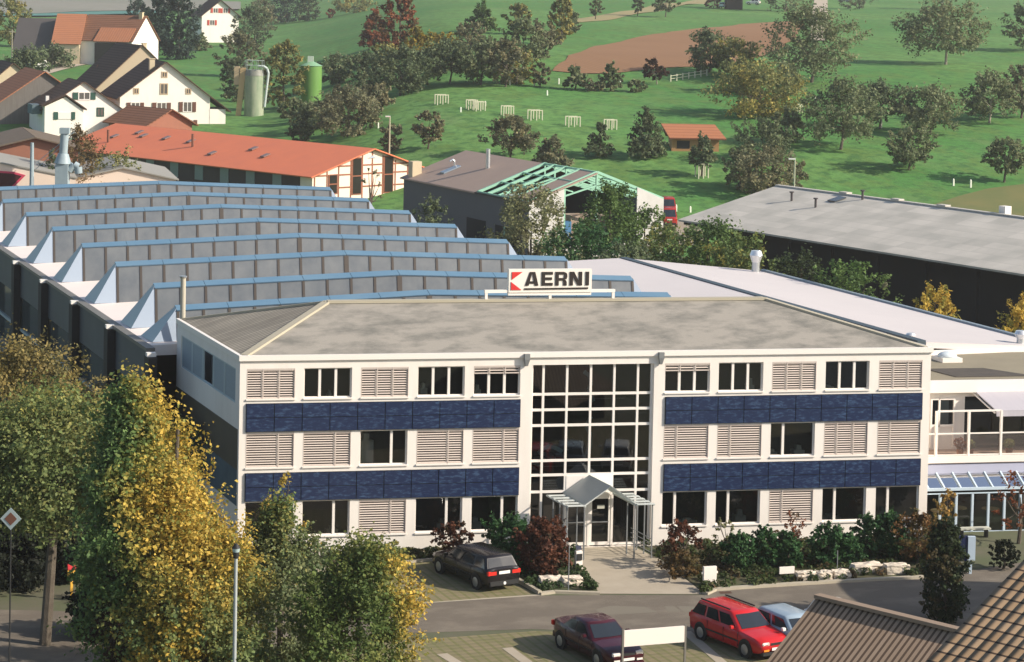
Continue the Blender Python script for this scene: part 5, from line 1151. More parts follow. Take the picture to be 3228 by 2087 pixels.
v = MB(); v.tube([Vector((-3.3, 23, H-1.4)), Vector((-3.3, 23, H-.75)), Vector((-3.5, 23.0, H-.55)), Vector((-3.8, 23, H-.75))], [.1]*4, 8); v.build('vent_pipe', STEEL, e, smooth=True)
MB().box(-hw+.2, -hw+1.2, L-1.6, L-.6, H-dr, H-dr+1.6).build('chimney', CREAM, e)
# long grey-roofed open shed on the right
RSH = rows_mat('mottled_sheet_roof', (.56, .52, .455), (.40, .38, .33), 1.25, 'Y', .04, var=(.33, .32, .28), vscale=.35, amt=.75, bumpd=.004, period2=2.3, axis2='X', jitter=.34)
ZE2 = 5.0
A = onz(1590*DX, 511*DX, ZE2); B2 = onz(2382*DX, 636*DX, ZE2); d2 = B2-A; L2 = float(np.hypot(d2[0], d2[1])); ax2 = np.array([d2[0], d2[1], 0])/L2; bk2 = np.array([-ax2[1], ax2[0], 0]); bk2 = bk2 if bk2@FH > 0 else -bk2
e = empty('open_shed', (A[0], A[1], 0), 'long dark open-fronted shed with mottled grey sheet roof on the right', 'shed', rz=math.atan2(ax2[1], ax2[0]))
sgy = 1 if np.cross(ax2, bk2)[2] > 0 else -1
LT = L2*1.55; rw, rh = 10.6, 2.6
for side in (0, 1):
    ln = math.hypot(rw, rh); Y = Vector((0, rw/ln, rh/ln)) if side == 0 else Vector((0, -rw/ln, rh/ln)); X = Vector((1, 0, 0)); Z = X.cross(Y); Z = Z if Z.z > 0 else -Z
    q = MB(); q.box(-.6, LT, -.15, ln, -.16, 0); o = q.build('roof', RSH, e); y0 = 0 if side == 0 else 2*rw
    o.matrix_local = Matrix(((X.x, Y.x, Z.x, 0), (X.y, Y.y, Z.y, y0), (X.z, Y.z, Z.z, ZE2), (0, 0, 0, 1)))
q = MB(); q.bar((-.6, rw, ZE2+rh+.02), (LT, rw, ZE2+rh+.02), .5, .1); q.build('ridge_cap', mat('pale_ridge', (.48, .45, .40), .7), e)
DW = mat('dark_shaded_boards', (.012, .011, .010), .9)  # near-black: the shade on the open shed's wall is put into this colour
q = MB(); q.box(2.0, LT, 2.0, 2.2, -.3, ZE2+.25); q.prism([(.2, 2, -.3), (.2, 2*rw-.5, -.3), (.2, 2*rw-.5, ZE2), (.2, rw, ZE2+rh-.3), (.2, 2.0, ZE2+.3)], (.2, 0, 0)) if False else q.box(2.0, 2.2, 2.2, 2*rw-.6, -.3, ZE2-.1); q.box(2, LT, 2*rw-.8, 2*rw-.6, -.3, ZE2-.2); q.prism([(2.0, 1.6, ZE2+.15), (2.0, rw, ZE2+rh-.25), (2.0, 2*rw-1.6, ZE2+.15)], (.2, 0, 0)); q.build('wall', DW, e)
q = MB()
for k in range(12): q.box(2.2+k*5.4, 2.5+k*5.4, .6, .9, -.3, ZE2+.0)
q.box(-.3, LT, .25, .5, ZE2-.45, ZE2-.1); q.build('posts', DW, e)
for k, (x, y) in enumerate(((5.2, 7.5), (9.2, 6.8), (11.5, 9.9))):
    z = ZE2+y/rw*rh; v = MB(); v.cyl((x, y, z-.2), (x, y, z+.75), .10, .10, 8); v.cyl((x, y, z+.7), (x, y, z+.8), .2, .2, 8); v.build('vent_pipe', mat('dark_vent', (.07, .06, .06), .6), e)
x, y = 9.3, 9.0; z = ZE2+y/rw*rh; q = MB(); q.prism([(x-.5, y-.6, z-.1), (x+.5, y-.6, z-.1), (x+.5, y+.6, z+.19), (x-.5, y+.6, z+.19)], (0, 0, .1)); q.build('roof_window', mat('roof_window_dark', (.06, .07, .08), .2), e)
q = MB(); q.box(26.4, 27.1, rw+.3, rw+.95, ZE2+rh-.6, ZE2+rh+.62); q.build('chimney', WHITE, e)
for k, x in enumerate((8, 14.5, 20, 33)): MB().box(x, x+1.0, rw-.3, rw+.3, ZE2+rh+.08, ZE2+rh+.2).build('ridge_vent', mat('pale_ridge', (.48, .45, .40), .7), e)
# pale gables of the rear halls
e, H = house('rear_hall', 'low pale gable of a rear factory hall right of the steel flue', (286*DX, 389*DX), 216, 12, 9.6, 1.05, 14, mat('peach_render', (.70, .57, .47), .8), mat('grey_eave_roof', (.27, .26, .23), .7), 0, over=.25, cat='hall')
e, H = house('rear_hall', 'low pale gable with a red-framed dark window at the left edge', (-60*DX, 366*DX), 208, 12, 17.6, 1.75, 12, mat('peach_render', (.70, .57, .47), .8), mat('grey_eave_roof', (.27, .26, .23), .7), 0, over=.1, cat='hall')
xw = 3.3; q = MB(); zc = H-2.0
q.prism([(xw-1.6, -.10, zc+.85), (xw+.1, -.10, zc+.75), (xw+1.15, -.10, zc+.45), (xw-.2, -.10, zc-.95), (xw-1.6, -.10, zc-1.2)], (0, .08, 0)); wf_ = q.build('window', mat('crimson_frame', (.50, .05, .10), .5), e)
q = MB(); q.prism([(xw-1.5, -.14, zc+.68), (xw+.05, -.14, zc+.58), (xw+.8, -.14, zc+.38), (xw-.25, -.14, zc-.75), (xw-1.5, -.14, zc-1.0)], (0, .03, 0)); q.build('pane', mat('dark_wine_glass', (.06, .02, .02), .2), wf_)
# steel flue on that roof
STF = mat('pale_blue_steel', (.30, .37, .40), .5, var=(.24, .31, .34), vscale=2)
p = at(148*DX, 408*DX, 207); e = empty('steel_flue', p, 'pale blue steel exhaust flue with a boxy base behind the saw-tooth roof', 'flue', rz=YAW)
MB().box(-.65, .45, -.6, .6, -1.5, 1.05).build('base_box', STF, e); q = MB(); q.cyl((-.1, 0, 1.05), (-.05, 0, 1.9), .75, .45, 14); q.cyl((-.05, 0, 1.9), (.05, 0, 3.7), .36, .36, 14); q.box(-.36, .48, -.4, .4, 3.65, 4.15); q.build('stack', STF, e, smooth=True)
q = MB(); q.tube([Vector((.5, 0, .4)), Vector((.9, 0, .95)), Vector((1.25, 0, .75)), Vector((1.3, 0, .2))], [.34]*4, 10); q.build('elbow', STF, e, smooth=True)
p = at(74*DX, 396*DX, 207); e = empty('vent_mast', p, 'slim pale vent mast with stay wires left of the steel flue', 'mast', rz=YAW)
MB().cyl((0, 0, -1.5), (0, 0, 2.4), .2, .15, 8).build('mast', STF, e); q = MB(); q.bar((.2, .3, 0), (3.4, .3, 2.9), .05); q.bar((.3, .3, .6), (3.6, .3, 3.4), .05); q.build('stay', STF, e)

# ------------------------------------------------------------------ silos
p = gp(800, 366); D = depth(p); sc = D/FOC
e = empty('grey_green_silo', p, 'weathered grey-green silo with a wooden mast, a railing and a curved pipe', 'silo', rz=YAW)
MB().cyl((0, 0, -1), (0, 0, 128*sc), 31*sc, 30*sc, 28).build('tank', mat('weathered_green_tank', (.20, .27, .17), .45, var=(.34, .37, .26), vscale=1.2, stretch=(1, 1, .3), amt=.9), e, smooth=True)
MB().cyl((0, 0, 128*sc), (0, 0, 146*sc), 31*sc, 27*sc, 28).build('top_ring', mat('tank_top', (.25, .26, .22), .5, var=(.12, .11, .09), vscale=3), e, smooth=True)
q = MB()
for k in range(10):
    t = 2*math.pi*k/10; q.bar((30*sc*math.cos(t), 30*sc*math.sin(t), 146*sc), (30*sc*math.cos(t), 30*sc*math.sin(t), 176*sc), .06)
    t2 = 2*math.pi*(k+1)/10
    for z in (160, 176): q.bar((30*sc*math.cos(t), 30*sc*math.sin(t), z*sc), (30*sc*math.cos(t2), 30*sc*math.sin(t2), z*sc), .06)
q.build('railing', mat('rail_grey', (.28, .34, .30), .5), e)
q = MB(); q.prism([(-58*sc, -.3, -12*sc), (-42*sc, -.3, -12*sc), (-26*sc, -.3, 152*sc), (-44*sc, -.3, 152*sc)], (0, .4, 0)); q.build('wooden_mast', mat('tan_planks', (.50, .36, .19), .8), e)
MB().box(-64*sc, -47*sc, -.25, .3, 98*sc, 156*sc).build('wooden_box', mat('tan_planks2', (.44, .34, .21), .8), e)
q = MB(); q.tube([Vector((12*sc, -.5, 158*sc)), Vector((30*sc, -.5, 158*sc)), Vector((41*sc, -.5, 150*sc)), Vector((45*sc, -.5, 136*sc)), Vector((40*sc, -.5, 90*sc)), Vector((34*sc, -.5, 30*sc))], [.17]*6, 8); q.build('filling_pipe', mat('pale_pipe', (.50, .56, .54), .45), e, smooth=True)
p = gp(980, 322); D = depth(p); sc = D/FOC
e = empty('green_silo', p, 'bright green silo with a shallow cone roof among the bushes', 'silo', rz=YAW)
MB().cyl((0, 0, -1), (0, 0, 115*sc), 33*sc, 33*sc, 32).build('tank', mat('bright_green_tank', (.12, .26, .055), .45, var=(.16, .30, .085), vscale=.6), e, smooth=True)
MB().cyl((0, 0, 115*sc), (0, 0, 128*sc), 35*sc, 8*sc, 32).build('cone_roof', mat('pale_green_roof', (.22, .40, .24), .5), e, smooth=True)
MB().box(-12*sc, 6*sc, -.3, .3, 125*sc, 145*sc).build('hatch', mat('pale_hatch', (.48, .56, .46), .5), e)
def lamp(name, label, top, D, hd):
    P = at(top[0], top[1], D); g = float(terr(P[0], P[1])); e = empty(name, (P[0], P[1], g), label, 'street lamp', 'tall street lamps at the foot of the hill', rz=YAW)
    MB().cyl((0, 0, -.3), (0, 0, P[2]-g), .11, .07, 8).build('pole', mat('lamp_concrete', (.40, .42, .30), .7), e, smooth=True)
    MB().box(min(0, hd)-.06, max(0, hd)+.06, -.12, .12, P[2]-g-.02, P[2]-g+.12).build('lamp_head', mat('lamp_head_white', (.75, .75, .68), .4), e)
lamp('street_lamp', 'tall pale street lamp rising behind the half-timbered building', (907*DX, 272*DX), 268, -.45)
lamp('street_lamp', 'tall pale street lamp behind the ridge of the mottled grey shed', (1849*DX, 371*DX), 232, -.55)

# ------------------------------------------------------------------ orchard: hut, guards, stakes
p = gpd(1614, 352); D = depth(p); sc = D/FOC*DX
e = empty('field_hut', p, 'small timber hut with orange tiled roof standing on the orchard slope', 'hut', rz=YAW)
HW = mat('orange_timber', (.46, .25, .11), .8, var=(.36, .19, .09), vscale=2)
q = MB(); q.box(-52*sc, 58*sc, 0, 4.2, -1, 30*sc); q.build('wall', HW, e)
MB().box(-40*sc, -10*sc, -.03, .0, 6*sc, 24*sc).build('dark_opening', TRIM, e); MB().box(10*sc, 36*sc, -.03, 0, 8*sc, 26*sc).build('dark_opening', TRIM, e)
q = MB(); q.prism([(-58*sc, -.5, 28*sc), (74*sc, -.5, 28*sc), (52*sc, 2.1, 58*sc), (-74*sc, 2.1, 58*sc)], (0, 0, .15)); q.prism([(-58*sc, 4.7, 28*sc), (74*sc, 4.7, 28*sc), (52*sc, 2.1, 58*sc), (-74*sc, 2.1, 58*sc)], (0, 0, .15)); q.prism([(-52*sc, .02, 28*sc), (-52*sc, 4.18, 28*sc), (-52*sc, 2.1, 54*sc)], (.1, 0, 0)); q.build('roof', TL_OR, e)
PALEW = mat('pale_timber', (.50, .50, .36), .8)
def guard(x, y, w, h, label, n=2):
    p = gpd(x, y); sc = depth(p)/FOC*DX; w *= sc; h *= sc; e = empty('tree_guard', p, label, 'tree guard', 'pale timber tree guards on the slope', rz=YAW+.3)
    for i in range(n+1):
        for yy in (0, w*.8): MB().box(-w/2+w*i/n-.06, -w/2+w*i/n+.06, yy-.06, yy+.06, -.4, h).build('post', PALEW, e)
    q = MB()
    for yy in (0, w*.8): q.box(-w/2-.05, w/2+.05, yy-.05, yy+.05, h, h+.11)
    q.build('rail', PALEW, e)
    tr_ = MB(); 
for x, y, w, h, lb in ((1030, 242, 26, 20, 'pale tree guard furthest left, near the dark apple trees'), (1100, 254, 22, 20, 'pale tree guard left of a close pair, beside the first white stakes'), (1118, 258, 22, 20, 'pale tree guard right of the close pair'), (1183, 270, 24, 22, 'pale tree guard with a bare earth spot below it'), (1248, 280, 28, 22, 'pale tree guard in the middle of the meadow row'), (1336, 295, 28, 22, 'pale tree guard above the roof frame of the grey shed'), (1423, 302, 24, 22, 'pale tree guard just above the narrow cone-shaped tree'), (1636, 415, 24, 32, 'tall tree guard below the timber hut'), (1860, 262, 14, 18, 'pale tree guard among the dark bushes right of the yellowish tree')):
    guard(x, y, w, h, lb)
def stake(x, y, h, label):
    p = gpd(x, y); sc = depth(p)/FOC*DX; e = MB(); e.prism([(-.09, -.07, -.4), (.09, -.07, -.4), (.08, -.06, h*sc), (-.08, -.06, h*sc)], (0, .14, 0)); e.prism([(-.08, -.06, h*sc), (.08, -.06, h*sc), (.03, 0, h*sc+.12), (-.03, 0, h*sc+.12)], (0, .10, 0)); o = e.build('stake', mat('white_stake', (.66, .68, .58), .8), None); o.location = tuple(p); tag(o, label, 'stake', 'white stakes on the orchard meadow')
for x, y, h, lb in ((880, 298, 11, 'white stake nearest the street lamp by the half-timbered roof'), (977, 278, 12, 'white stake between the street lamp and the close pair of tree guards'), (1072, 260, 9, 'white stake just left of the close pair of tree guards'), (1129, 247, 10, 'white stake just right of the close pair of tree guards'), (1273, 222, 10, 'white stake alone above the middle tree guard'), (1186, 198, 11, 'leftmost white stake of the upper hedge row'), (1214, 196, 11, 'second white stake from the left in the upper hedge row'), (1243, 200, 12, 'white stake left of the smallest hedge-row tree'), (1300, 196, 12, 'white stake below the left tip of the ploughed field'), (1398, 197, 12, 'white stake between the two small trees below the field'), (1443, 200, 13, 'white stake right of the small trees below the field'), (1896, 236, 13, 'white stake left of the wide dark apple tree'), (2050, 298, 22, 'thick pale stake under the wide dark apple tree'), (2258, 436, 16, 'pale stake at the edge of the dry bank'), (2218, 432, 14, 'pale stake left of the one at the dry bank'), (1573, 492, 14, 'pale stake beside the red vehicles'), (1606, 494, 12, 'pale stake between the red vehicles and the shed gable')):
    stake(x, y, h, lb)
fe = empty('pasture_fence', gpd(1600, 186), 'weathered pasture fence below the ploughed field', 'fence'); fo_ = gpd(1600, 186); prev = None; q = MB()
for k in range(7):
    P_ = gpd(1560+k*14, 190-k*2.2); r_ = P_-fo_; MB().box(r_[0]-.07, r_[0]+.07, r_[1]-.07, r_[1]+.07, r_[2]-.3, r_[2]+.95).build('post', PALEW, fe)
    if prev is not None: q.bar((prev[0], prev[1], prev[2]+.8), (r_[0], r_[1], r_[2]+.8), .06); q.bar((prev[0], prev[1], prev[2]+.4), (r_[0], r_[1], r_[2]+.4), .06)
    prev = r_
q.build('rail', PALEW, fe)
# vehicles far off
def far_car(x, y, label, m, rz, kind='hatch', L=3.9, H=1.45, group='cars and vans far up the slope'):
    p = gpd(x, y); p[2] += .12; return car('parked_car', label, p, rz, m, kind, L, 1.65, H, group)
far_car(1553, 527, 'nearer red van with a white back window by the gable of the grey shed', DRED, YAW+rad(90), 'wagon', 4.3, 1.9, 'red vehicles between the two sheds')
far_car(1551, 502, 'further red van with a white back window by the gable of the grey shed', DRED, YAW+rad(90), 'wagon', 4.3, 1.9, 'red vehicles between the two sheds')
far_car(86, 160, 'white car parked below the dark-roofed barn', WHP, YAW+rad(200), 'hatch')
far_car(1683, 20, 'pale turquoise car left of the dark sheds at the top edge', mat('turquoise_paint', (.40, .62, .58), .3), YAW+rad(70))
far_car(1752, 12, 'white car among the bushes at the top edge', WHP, YAW+rad(160)); far_car(1965, 6, 'white car right of the pale track at the top edge', WHP, YAW+rad(150), 'wagon')
p = gpd(1712, 22); e = empty('dark_barn', p, 'small dark barn at the top edge beside the turquoise car', 'barn', rz=YAW)
MB().box(-2.4, 1.6, 0, 4, -1, 3.2).build('wall', DW, e); MB().prism([(-2.8, -.4, 3.1), (2.0, -.4, 3.1), (2.0, 2.2, 4.4), (-2.8, 2.2, 4.4)], (0, 0, .15)).prism([(-2.8, 4.6, 3.1), (2.0, 4.6, 3.1), (2.0, 2.2, 4.4), (-2.8, 2.2, 4.4)], (0, 0, .15)).build('roof', TL_GR, e)
for k, (x, y) in enumerate(((27, 168), (122, 158))):
    P_ = gpd(x, y); e = empty('telegraph_pole', P_, ['wooden telegraph pole behind the cream gable house', 'wooden telegraph pole in front of the dark-roofed barn'][k], 'pole', 'telegraph poles in the village')
    hh = (100 if k == 0 else 58)*depth(P_)/FOC*DX; MB().cyl((0, 0, -.3), (0, 0, hh), .12, .09, 8).build('pole', mat('pole_wood', (.26, .24, .19), .8), e); MB().box(-.5, .5, -.06, .06, hh-.5, hh-.38).build('crossarm', mat('pole_wood', (.26, .24, .19), .8), e)

# ------------------------------------------------------------------ orchard and village trees: base x, base y, top y, width (view units), palette, form, leaves, label
TR = [
 (2200, 150, 22, 185, 'olive', 'spread', 3200, 'wide open apple tree alone on the upper right meadow', {'lean': -.8, 'trunk': .28, 'pale': True}),
 (2400, 118, 15, 120, 'olive', 'spread', 2000, 'apple tree cut off by the right edge near the top', {}),
 (1888, 192, 38, 205, 'olive', 'spread', 3600, 'largest olive-green tree, standing at the end of the pale track', {'trunk': .22}),
 (1650, 168, 84, 108, 'dark', 'round', 1800, 'dark round tree at the right end of the ploughed field', {'trunk': .15}),
 (1716, 178, 104, 112, 'mix', 'round', 1700, 'yellowish tree just right of the dark round tree at the field', {'trunk': .12}),
 (1765, 272, 166, 190, 'mix', 'round', 3600, 'broad yellow-olive thicket between hut and upper meadow', {'trunk': .06}),
 (1956, 348, 208, 178, 'olive', 'spread', 3400, 'wide dark apple tree with its trunk in its own shadow', {'trunk': .26}),
 (2046, 300, 206, 115, 'dark', 'round', 1900, 'apple tree standing right behind the wide dark apple tree', {'trunk': .3}),
 (2164, 312, 220, 150, 'olive', 'spread', 2600, 'apple tree in the middle of the right orchard, leaning a little', {'lean': -.6}),
 (2114, 396, 310, 112, 'olive', 'round', 1900, 'apple tree above a broad dark shadow near the lower right', {'trunk': .28}),
 (2301, 286, 184, 128, 'olive', 'spread', 2300, 'apple tree with pale trunk near the right edge', {'pale': True}),
 (2376, 275, 160, 95, 'brown', 'round', 1500, 'brownish tree cut off by the right edge', {}),
 (2336, 424, 332, 92, 'olive', 'round', 1700, 'small apple tree above the dry bank at the right', {'trunk': .32}),
 (1782, 452, 362, 150, 'brown', 'round', 2700, 'dark brownish thicket behind the gable of the mottled shed', {'trunk': .05}),
 (1772, 378, 290, 120, 'dark', 'round', 1900, 'dark bush right of the timber hut', {'trunk': .06}),
 (1502, 366, 260, 90, 'dark', 'cone', 2600, 'dense dark cone-shaped tree beside the timber hut', {'trunk': .06}),
 (1394, 366, 290, 62, 'dark', 'cone', 1500, 'narrow dark cone-shaped tree left of the dense one', {'trunk': .1}),
 (1284, 392, 312, 92, 'brown', 'cone', 1700, 'wispy brown cone-shaped tree above the grey shed roof', {'trunk': .05}),
 (1187, 368, 286, 112, 'brown', 'spread', 1900, 'twiggy apple tree above the ridge of the grey shed', {'trunk': .32}),
 (996, 346, 266, 72, 'brown', 'round', 1200, 'brown young tree right of the street lamp', {'trunk': .25}),
 (1632, 410, 306, 72, 'dark', 'cone', 1100, 'young tree in front of the timber hut inside a tall guard', {'trunk': .25}),
 (1420, 212, 142, 52, 'olive', 'cone', 900, 'right one of the small trees below the ploughed field', {'trunk': .1}),
 (1338, 208, 142, 52, 'olive', 'cone', 900, 'middle one of the small trees below the ploughed field', {'trunk': .1}),
 (1256, 202, 152, 38, 'brown', 'round', 600, 'left one of the small trees below the ploughed field', {'trunk': .12}),
 (1528, 196, 147, 62, 'plum', 'spread', 500, 'dark crooked little tree by the pasture fence', {'trunk': .4, 'lean': -.8, 'pale': True}),
 (1046, 195, 108, 128, 'dark', 'spread', 2100, 'left one of the dark apple trees with a row of trunks below', {'trunk': .3}),
 (1118, 198, 112, 110, 'olive', 'round', 1900, 'middle one of the dark apple trees with a row of trunks below', {'trunk': .28}),
 (1176, 202, 104, 88, 'brown', 'round', 1500, 'right one of the dark apple trees with a row of trunks below', {'trunk': .2}),
 (1216, 162, 55, 92, 'olive', 'round', 1700, 'olive tree with visible trunk left of the ploughed field', {'trunk': .2}),
 (1304, 104, 0, 60, 'mix', 'column', 1600, 'tall yellowish column tree left of the ploughed field', {'trunk': .08}),
 (1262, 134, 62, 82, 'brown', 'round', 1400, 'brown bushy tree at the foot of the tall column tree', {'trunk': .08}),
 (1206, 80, 16, 54, 'mix', 'round', 1000, 'yellow-green tree high on the meadow left of the column tree', {}),
 (1120, 72, 8, 62, 'green', 'cone', 1200, 'fresh green young tree alone on the upper left meadow', {'trunk': .12}),
 (872, 112, 22, 72, 'red', 'cone', 1700, 'rust-red tree on the crest of the hill', {'trunk': .08}),
 (928, 138, -25, 84, 'red', 'column', 2600, 'tallest red-green tree on the crest of the hill', {'trunk': .1}),
 (972, 156, 76, 78, 'yellow', 'round', 1300, 'bright yellow tree below the tallest red tree', {'trunk': .1}),
 (1032, 134, 84, 66, 'yellow', 'round', 1000, 'yellow tree right of the bright yellow one', {'trunk': .1}),
 (1092, 114, 62, 80, 'brown', 'round', 1200, 'tan bush behind the yellow trees', {'trunk': .05}),
 (930, 222, 122, 128, 'dark', 'round', 2300, 'dark apple tree with its shadow falling left, behind the green silo', {'trunk': .16}),
 (862, 214, 132, 108, 'dark', 'round', 2100, 'very dark thicket just right of the green silo', {'trunk': .04}),
 (785, 196, 140, 88, 'olive', 'round', 1300, 'pale olive bush behind the green silo', {'trunk': .05}),
 (656, 252, 106, 92, 'mix', 'column', 2400, 'yellow-topped column tree between the two silos', {'trunk': .05}),
 (808, 318, 222, 128, 'brown', 'round', 2200, 'brown-grey thicket above the orange-red roof', {'trunk': .05}),
 (736, 300, 246, 104, 'dark', 'round', 1600, 'dark scrub at the foot of the green silo', {'trunk': .03}),
 (850, 300, 250, 60, 'brown', 'round', 900, 'small brown bush right of the thicket above the orange-red roof', {'trunk': .05}),
 (1385, 46, 2, 28, 'olive', 'round', 500, 'left one of three tiny trees on the stubble strip', {'trunk': .3}),
 (1483, 37, -6, 28, 'olive', 'round', 500, 'middle one of three tiny trees on the stubble strip', {'trunk': .3}),
 (1548, 40, -12, 54, 'olive', 'spread', 700, 'right one of three tiny trees on the stubble strip', {'trunk': .3}),
 (2190, 22, -60, 90, 'olive', 'spread', 900, 'tree cut by the top edge right of the pale track', {'trunk': .35, 'pale': True}),
 (1826, 26, -40, 100, 'dark', 'round', 1000, 'dark hedge tree left of the pale track at the top edge', {'trunk': .05}),
 (1660, 18, -30, 60, 'plum', 'round', 700, 'dark red-brown bush by the turquoise car', {'trunk': .05}),
 (1990, 22, -12, 70, 'dark', 'round', 700, 'dark hedge bush right of the pale track at the top edge', {'trunk': .05}),
 (366, 128, -30, 78, 'pine', 'cone', 3400, 'left one of the two big dark conifers', {'trunk': .04}),
 (412, 138, -20, 92, 'pine', 'column', 3600, 'right one of the two big dark conifers', {'trunk': .03}),
 (318, 80, 8, 60, 'pine', 'column', 1400, 'dark tree behind the roof of the white farm dwelling', {}),
 (30, 108, 8, 92, 'mix', 'round', 2200, 'round yellow-green tree at the top left corner', {'trunk': .1}),
 (55, 200, 128, 90, 'dark', 'round', 1700, 'dark green thicket behind the cream gable house', {'trunk': .04}),
 (196, 122, 78, 66, 'green', 'round', 1300, 'green tree in front of the orange-roofed barn', {'trunk': .1}),
 (110, 158, 120, 130, 'dark', 'round', 1500, 'dark hedge below the dark-roofed barn', {'trunk': .03}),
 (150, 136, 110, 60, 'olive', 'round', 800, 'olive hedge between the barn and the white farm dwelling', {'trunk': .03}),
 (250, 116, 84, 50, 'dark', 'round', 800, 'dark bush under the porch of the white farm dwelling', {'trunk': .05}),
 (590, 110, 24, 82, 'dark', 'round', 1700, 'dark tree right of the white house with red shutters', {'trunk': .06}),
 (556, 178, 84, 84, 'brown', 'round', 1700, 'brownish tree behind the grey-green silo', {'trunk': .06}),
 (524, 62, 36, 60, 'green', 'round', 800, 'green garden tree in front of the white house with red shutters', {'trunk': .1}),
 (612, 72, 6, 70, 'brown', 'round', 1200, 'orange-brown tree on the crest left of the two distant dark trees', {'trunk': .05}),
 (665, 52, -20, 96, 'pine', 'round', 1900, 'left one of two distant dark trees on the crest', {'trunk': .05}),
 (716, 48, -14, 66, 'dark', 'round', 1300, 'right one of two distant dark trees on the crest', {'trunk': .05}),
 (822, 30, 0, 88, 'mix', 'round', 1200, 'yellow bush on the crest at the top edge', {'trunk': .03}),
 (768, 42, 24, 22, 'red', 'round', 300, 'little red bush on the crest', {'trunk': .05}),
 (462, 118, 86, 54, 'olive', 'round', 900, 'small pale bush right of the big conifers', {'trunk': .05}),
 (1010, 176, 120, 74, 'olive', 'round', 1200, 'olive bush filling the gap behind the leftmost dark apple tree', {'trunk': .05}),
 (890, 168, 112, 70, 'mix', 'round', 1200, 'yellow-olive bush under the rust-red tree', {'trunk': .05}),
 (956, 196, 140, 60, 'olive', 'round', 1000, 'olive bush under the bright yellow tree', {'trunk': .05}),
 (1140, 150, 92, 70, 'olive', 'round', 1200, 'olive bush left of the trunked olive tree', {'trunk': .05}),
 (1200, 196, 128, 84, 'mix', 'round', 1500, 'yellow-green bush under the trunked olive tree', {'trunk': .05}),
 (1320, 80, 30, 56, 'olive', 'round', 900, 'olive bush just right of the tall column tree', {'trunk': .05}),
 (1070, 160, 100, 56, 'brown', 'round', 900, 'brown bush under the tan bush', {'trunk': .05}),
 (690, 286, 236, 70, 'olive', 'round', 1300, 'olive scrub between the silos at their feet', {'trunk': .03}),
 (786, 262, 206, 44, 'brown', 'round', 1100, 'brown scrub left of the green silo base', {'trunk': .03}),
 (870, 262, 205, 84, 'brown', 'round', 1300, 'brown scrub right of the green silo base', {'trunk': .03}),
 (548, 236, 150, 70, 'dark', 'round', 1400, 'dark scrub left of the grey-green silo', {'trunk': .03}),
 (1730, 215, 150, 90, 'mix', 'round', 1500, 'yellow-brown bush above the broad yellow-olive thicket', {'trunk': .05}),
 (1826, 226, 160, 80, 'olive', 'round', 1400, 'olive bush under the largest olive-green tree', {'trunk': .05}),
 (1826, 330, 262, 84, 'olive', 'round', 1300, 'olive bush below the broad yellow-olive thicket', {'trunk': .05}),
 (1720, 440, 350, 70, 'olive', 'round', 1300, 'olive bush left of the dark brownish thicket', {'trunk': .05}),
 (1850, 440, 380, 60, 'brown', 'round', 900, 'brown bush at the foot of the street lamp by the mottled shed', {'trunk': .05}),
 (1480, 214, 190, 40, 'olive', 'round', 500, 'low hedge bush right of the small trees below the field', {'trunk': .03}),
 (1380, 212, 186, 44, 'brown', 'round', 500, 'low hedge bush between the two small trees below the field', {'trunk': .03}),
 (910, 350, 296, 60, 'brown', 'round', 900, 'brown scrub left of the street lamp above the orange-red roof', {'trunk': .05}),
 (700, 330, 292, 60, 'dark', 'round', 800, 'dark scrub along the upper edge of the orange-red roof', {'trunk': .03}),
]
for k, (x, y, ty, w_, pal, form, n, lb, kw) in enumerate(TR):
    p = gpd(x, y); sc = depth(p)/FOC*DX; h_ = (y-ty)*sc*1.02; ww = w_*sc*1.12
    tree('hill_tree' if x > 780 else 'village_tree', lb, 'tree', p, h_, ww, pal, form, int(n*2.3), max(.22, min(.50, 6.6*sc)), kw.get('trunk', .2)*.95, 'trees on the hill and in the village', 100+k, kw.get('pale', False), lean=kw.get('lean', 0))
def mid(x, y, D, h, w, pal, form, n, size, label, k, **kw):
    P_ = at(x*DX, y*DX, D); z = 0 if D < 236 else float(terr(P_[0], P_[1])); hh = P_[2]-z if h is None else h
    return tree('yard_tree', label, 'tree', (P_[0], P_[1], z), hh, w*1.12, pal, form, int(n*(2.3 if form != 'spread' else 1)), size*.9, kw.pop('trunk', .1), 'trees between the sheds', 300+k, hole=.07 if form != 'spread' else .2, **kw)
# top point of the crown in view, depth
mid(1236, 452, 176, None, 6.4, 'willow', 'round', 5200, .26, 'pale willow-like tree in front of the grey shed', 1, clumps=44)
mid(1420, 442, 182, None, 5.2, 'green', 'column', 4600, .26, 'tall green tree in front of the green steel gable', 2, trunk=.1, clumps=44)
mid(1350, 540, 168, None, 6.0, 'hedge', 'round', 3600, .26, 'dark green tree filling the gap right of the willow-like tree', 3)
mid(1500, 500, 186, None, 4.4, 'green', 'column', 2800, .26, 'leafy green tree by the white end of the gable', 4)
mid(1570, 545, 172, None, 5.4, 'gy', 'round', 3000, .26, 'olive tree in front of the gravel yard', 5)
mid(1660, 535, 168, None, 6.2, 'green', 'round', 3600, .26, 'broad green tree at the left end of the dark shed front', 6)
mid(1730, 556, 160, None, 5.0, 'gy', 'round', 2800, .26, 'olive-green tree left of the tall steel roof vent', 7)
mid(1455, 575, 158, None, 5.0, 'dark', 'round', 2600, .26, 'dark bush behind the white hall roof, below the tall green tree', 12)
mid(1003, 466, 196, None, 3.4, 'dark', 'round', 1800, .24, 'dark bush against the grey shed wall', 8)
mid(862, 388, 226, None, 2.2, 'willow', 'spread', 260, .2, 'bare thin tree in front of the half-timbered gable', 9, trunk=.3)
mid(1865, 592, 152, None, 4.6, [(.04, .06, .022), (.05, .07, .03)], 'column', 1800, .24, 'dull green tree against the black shed front', 10)
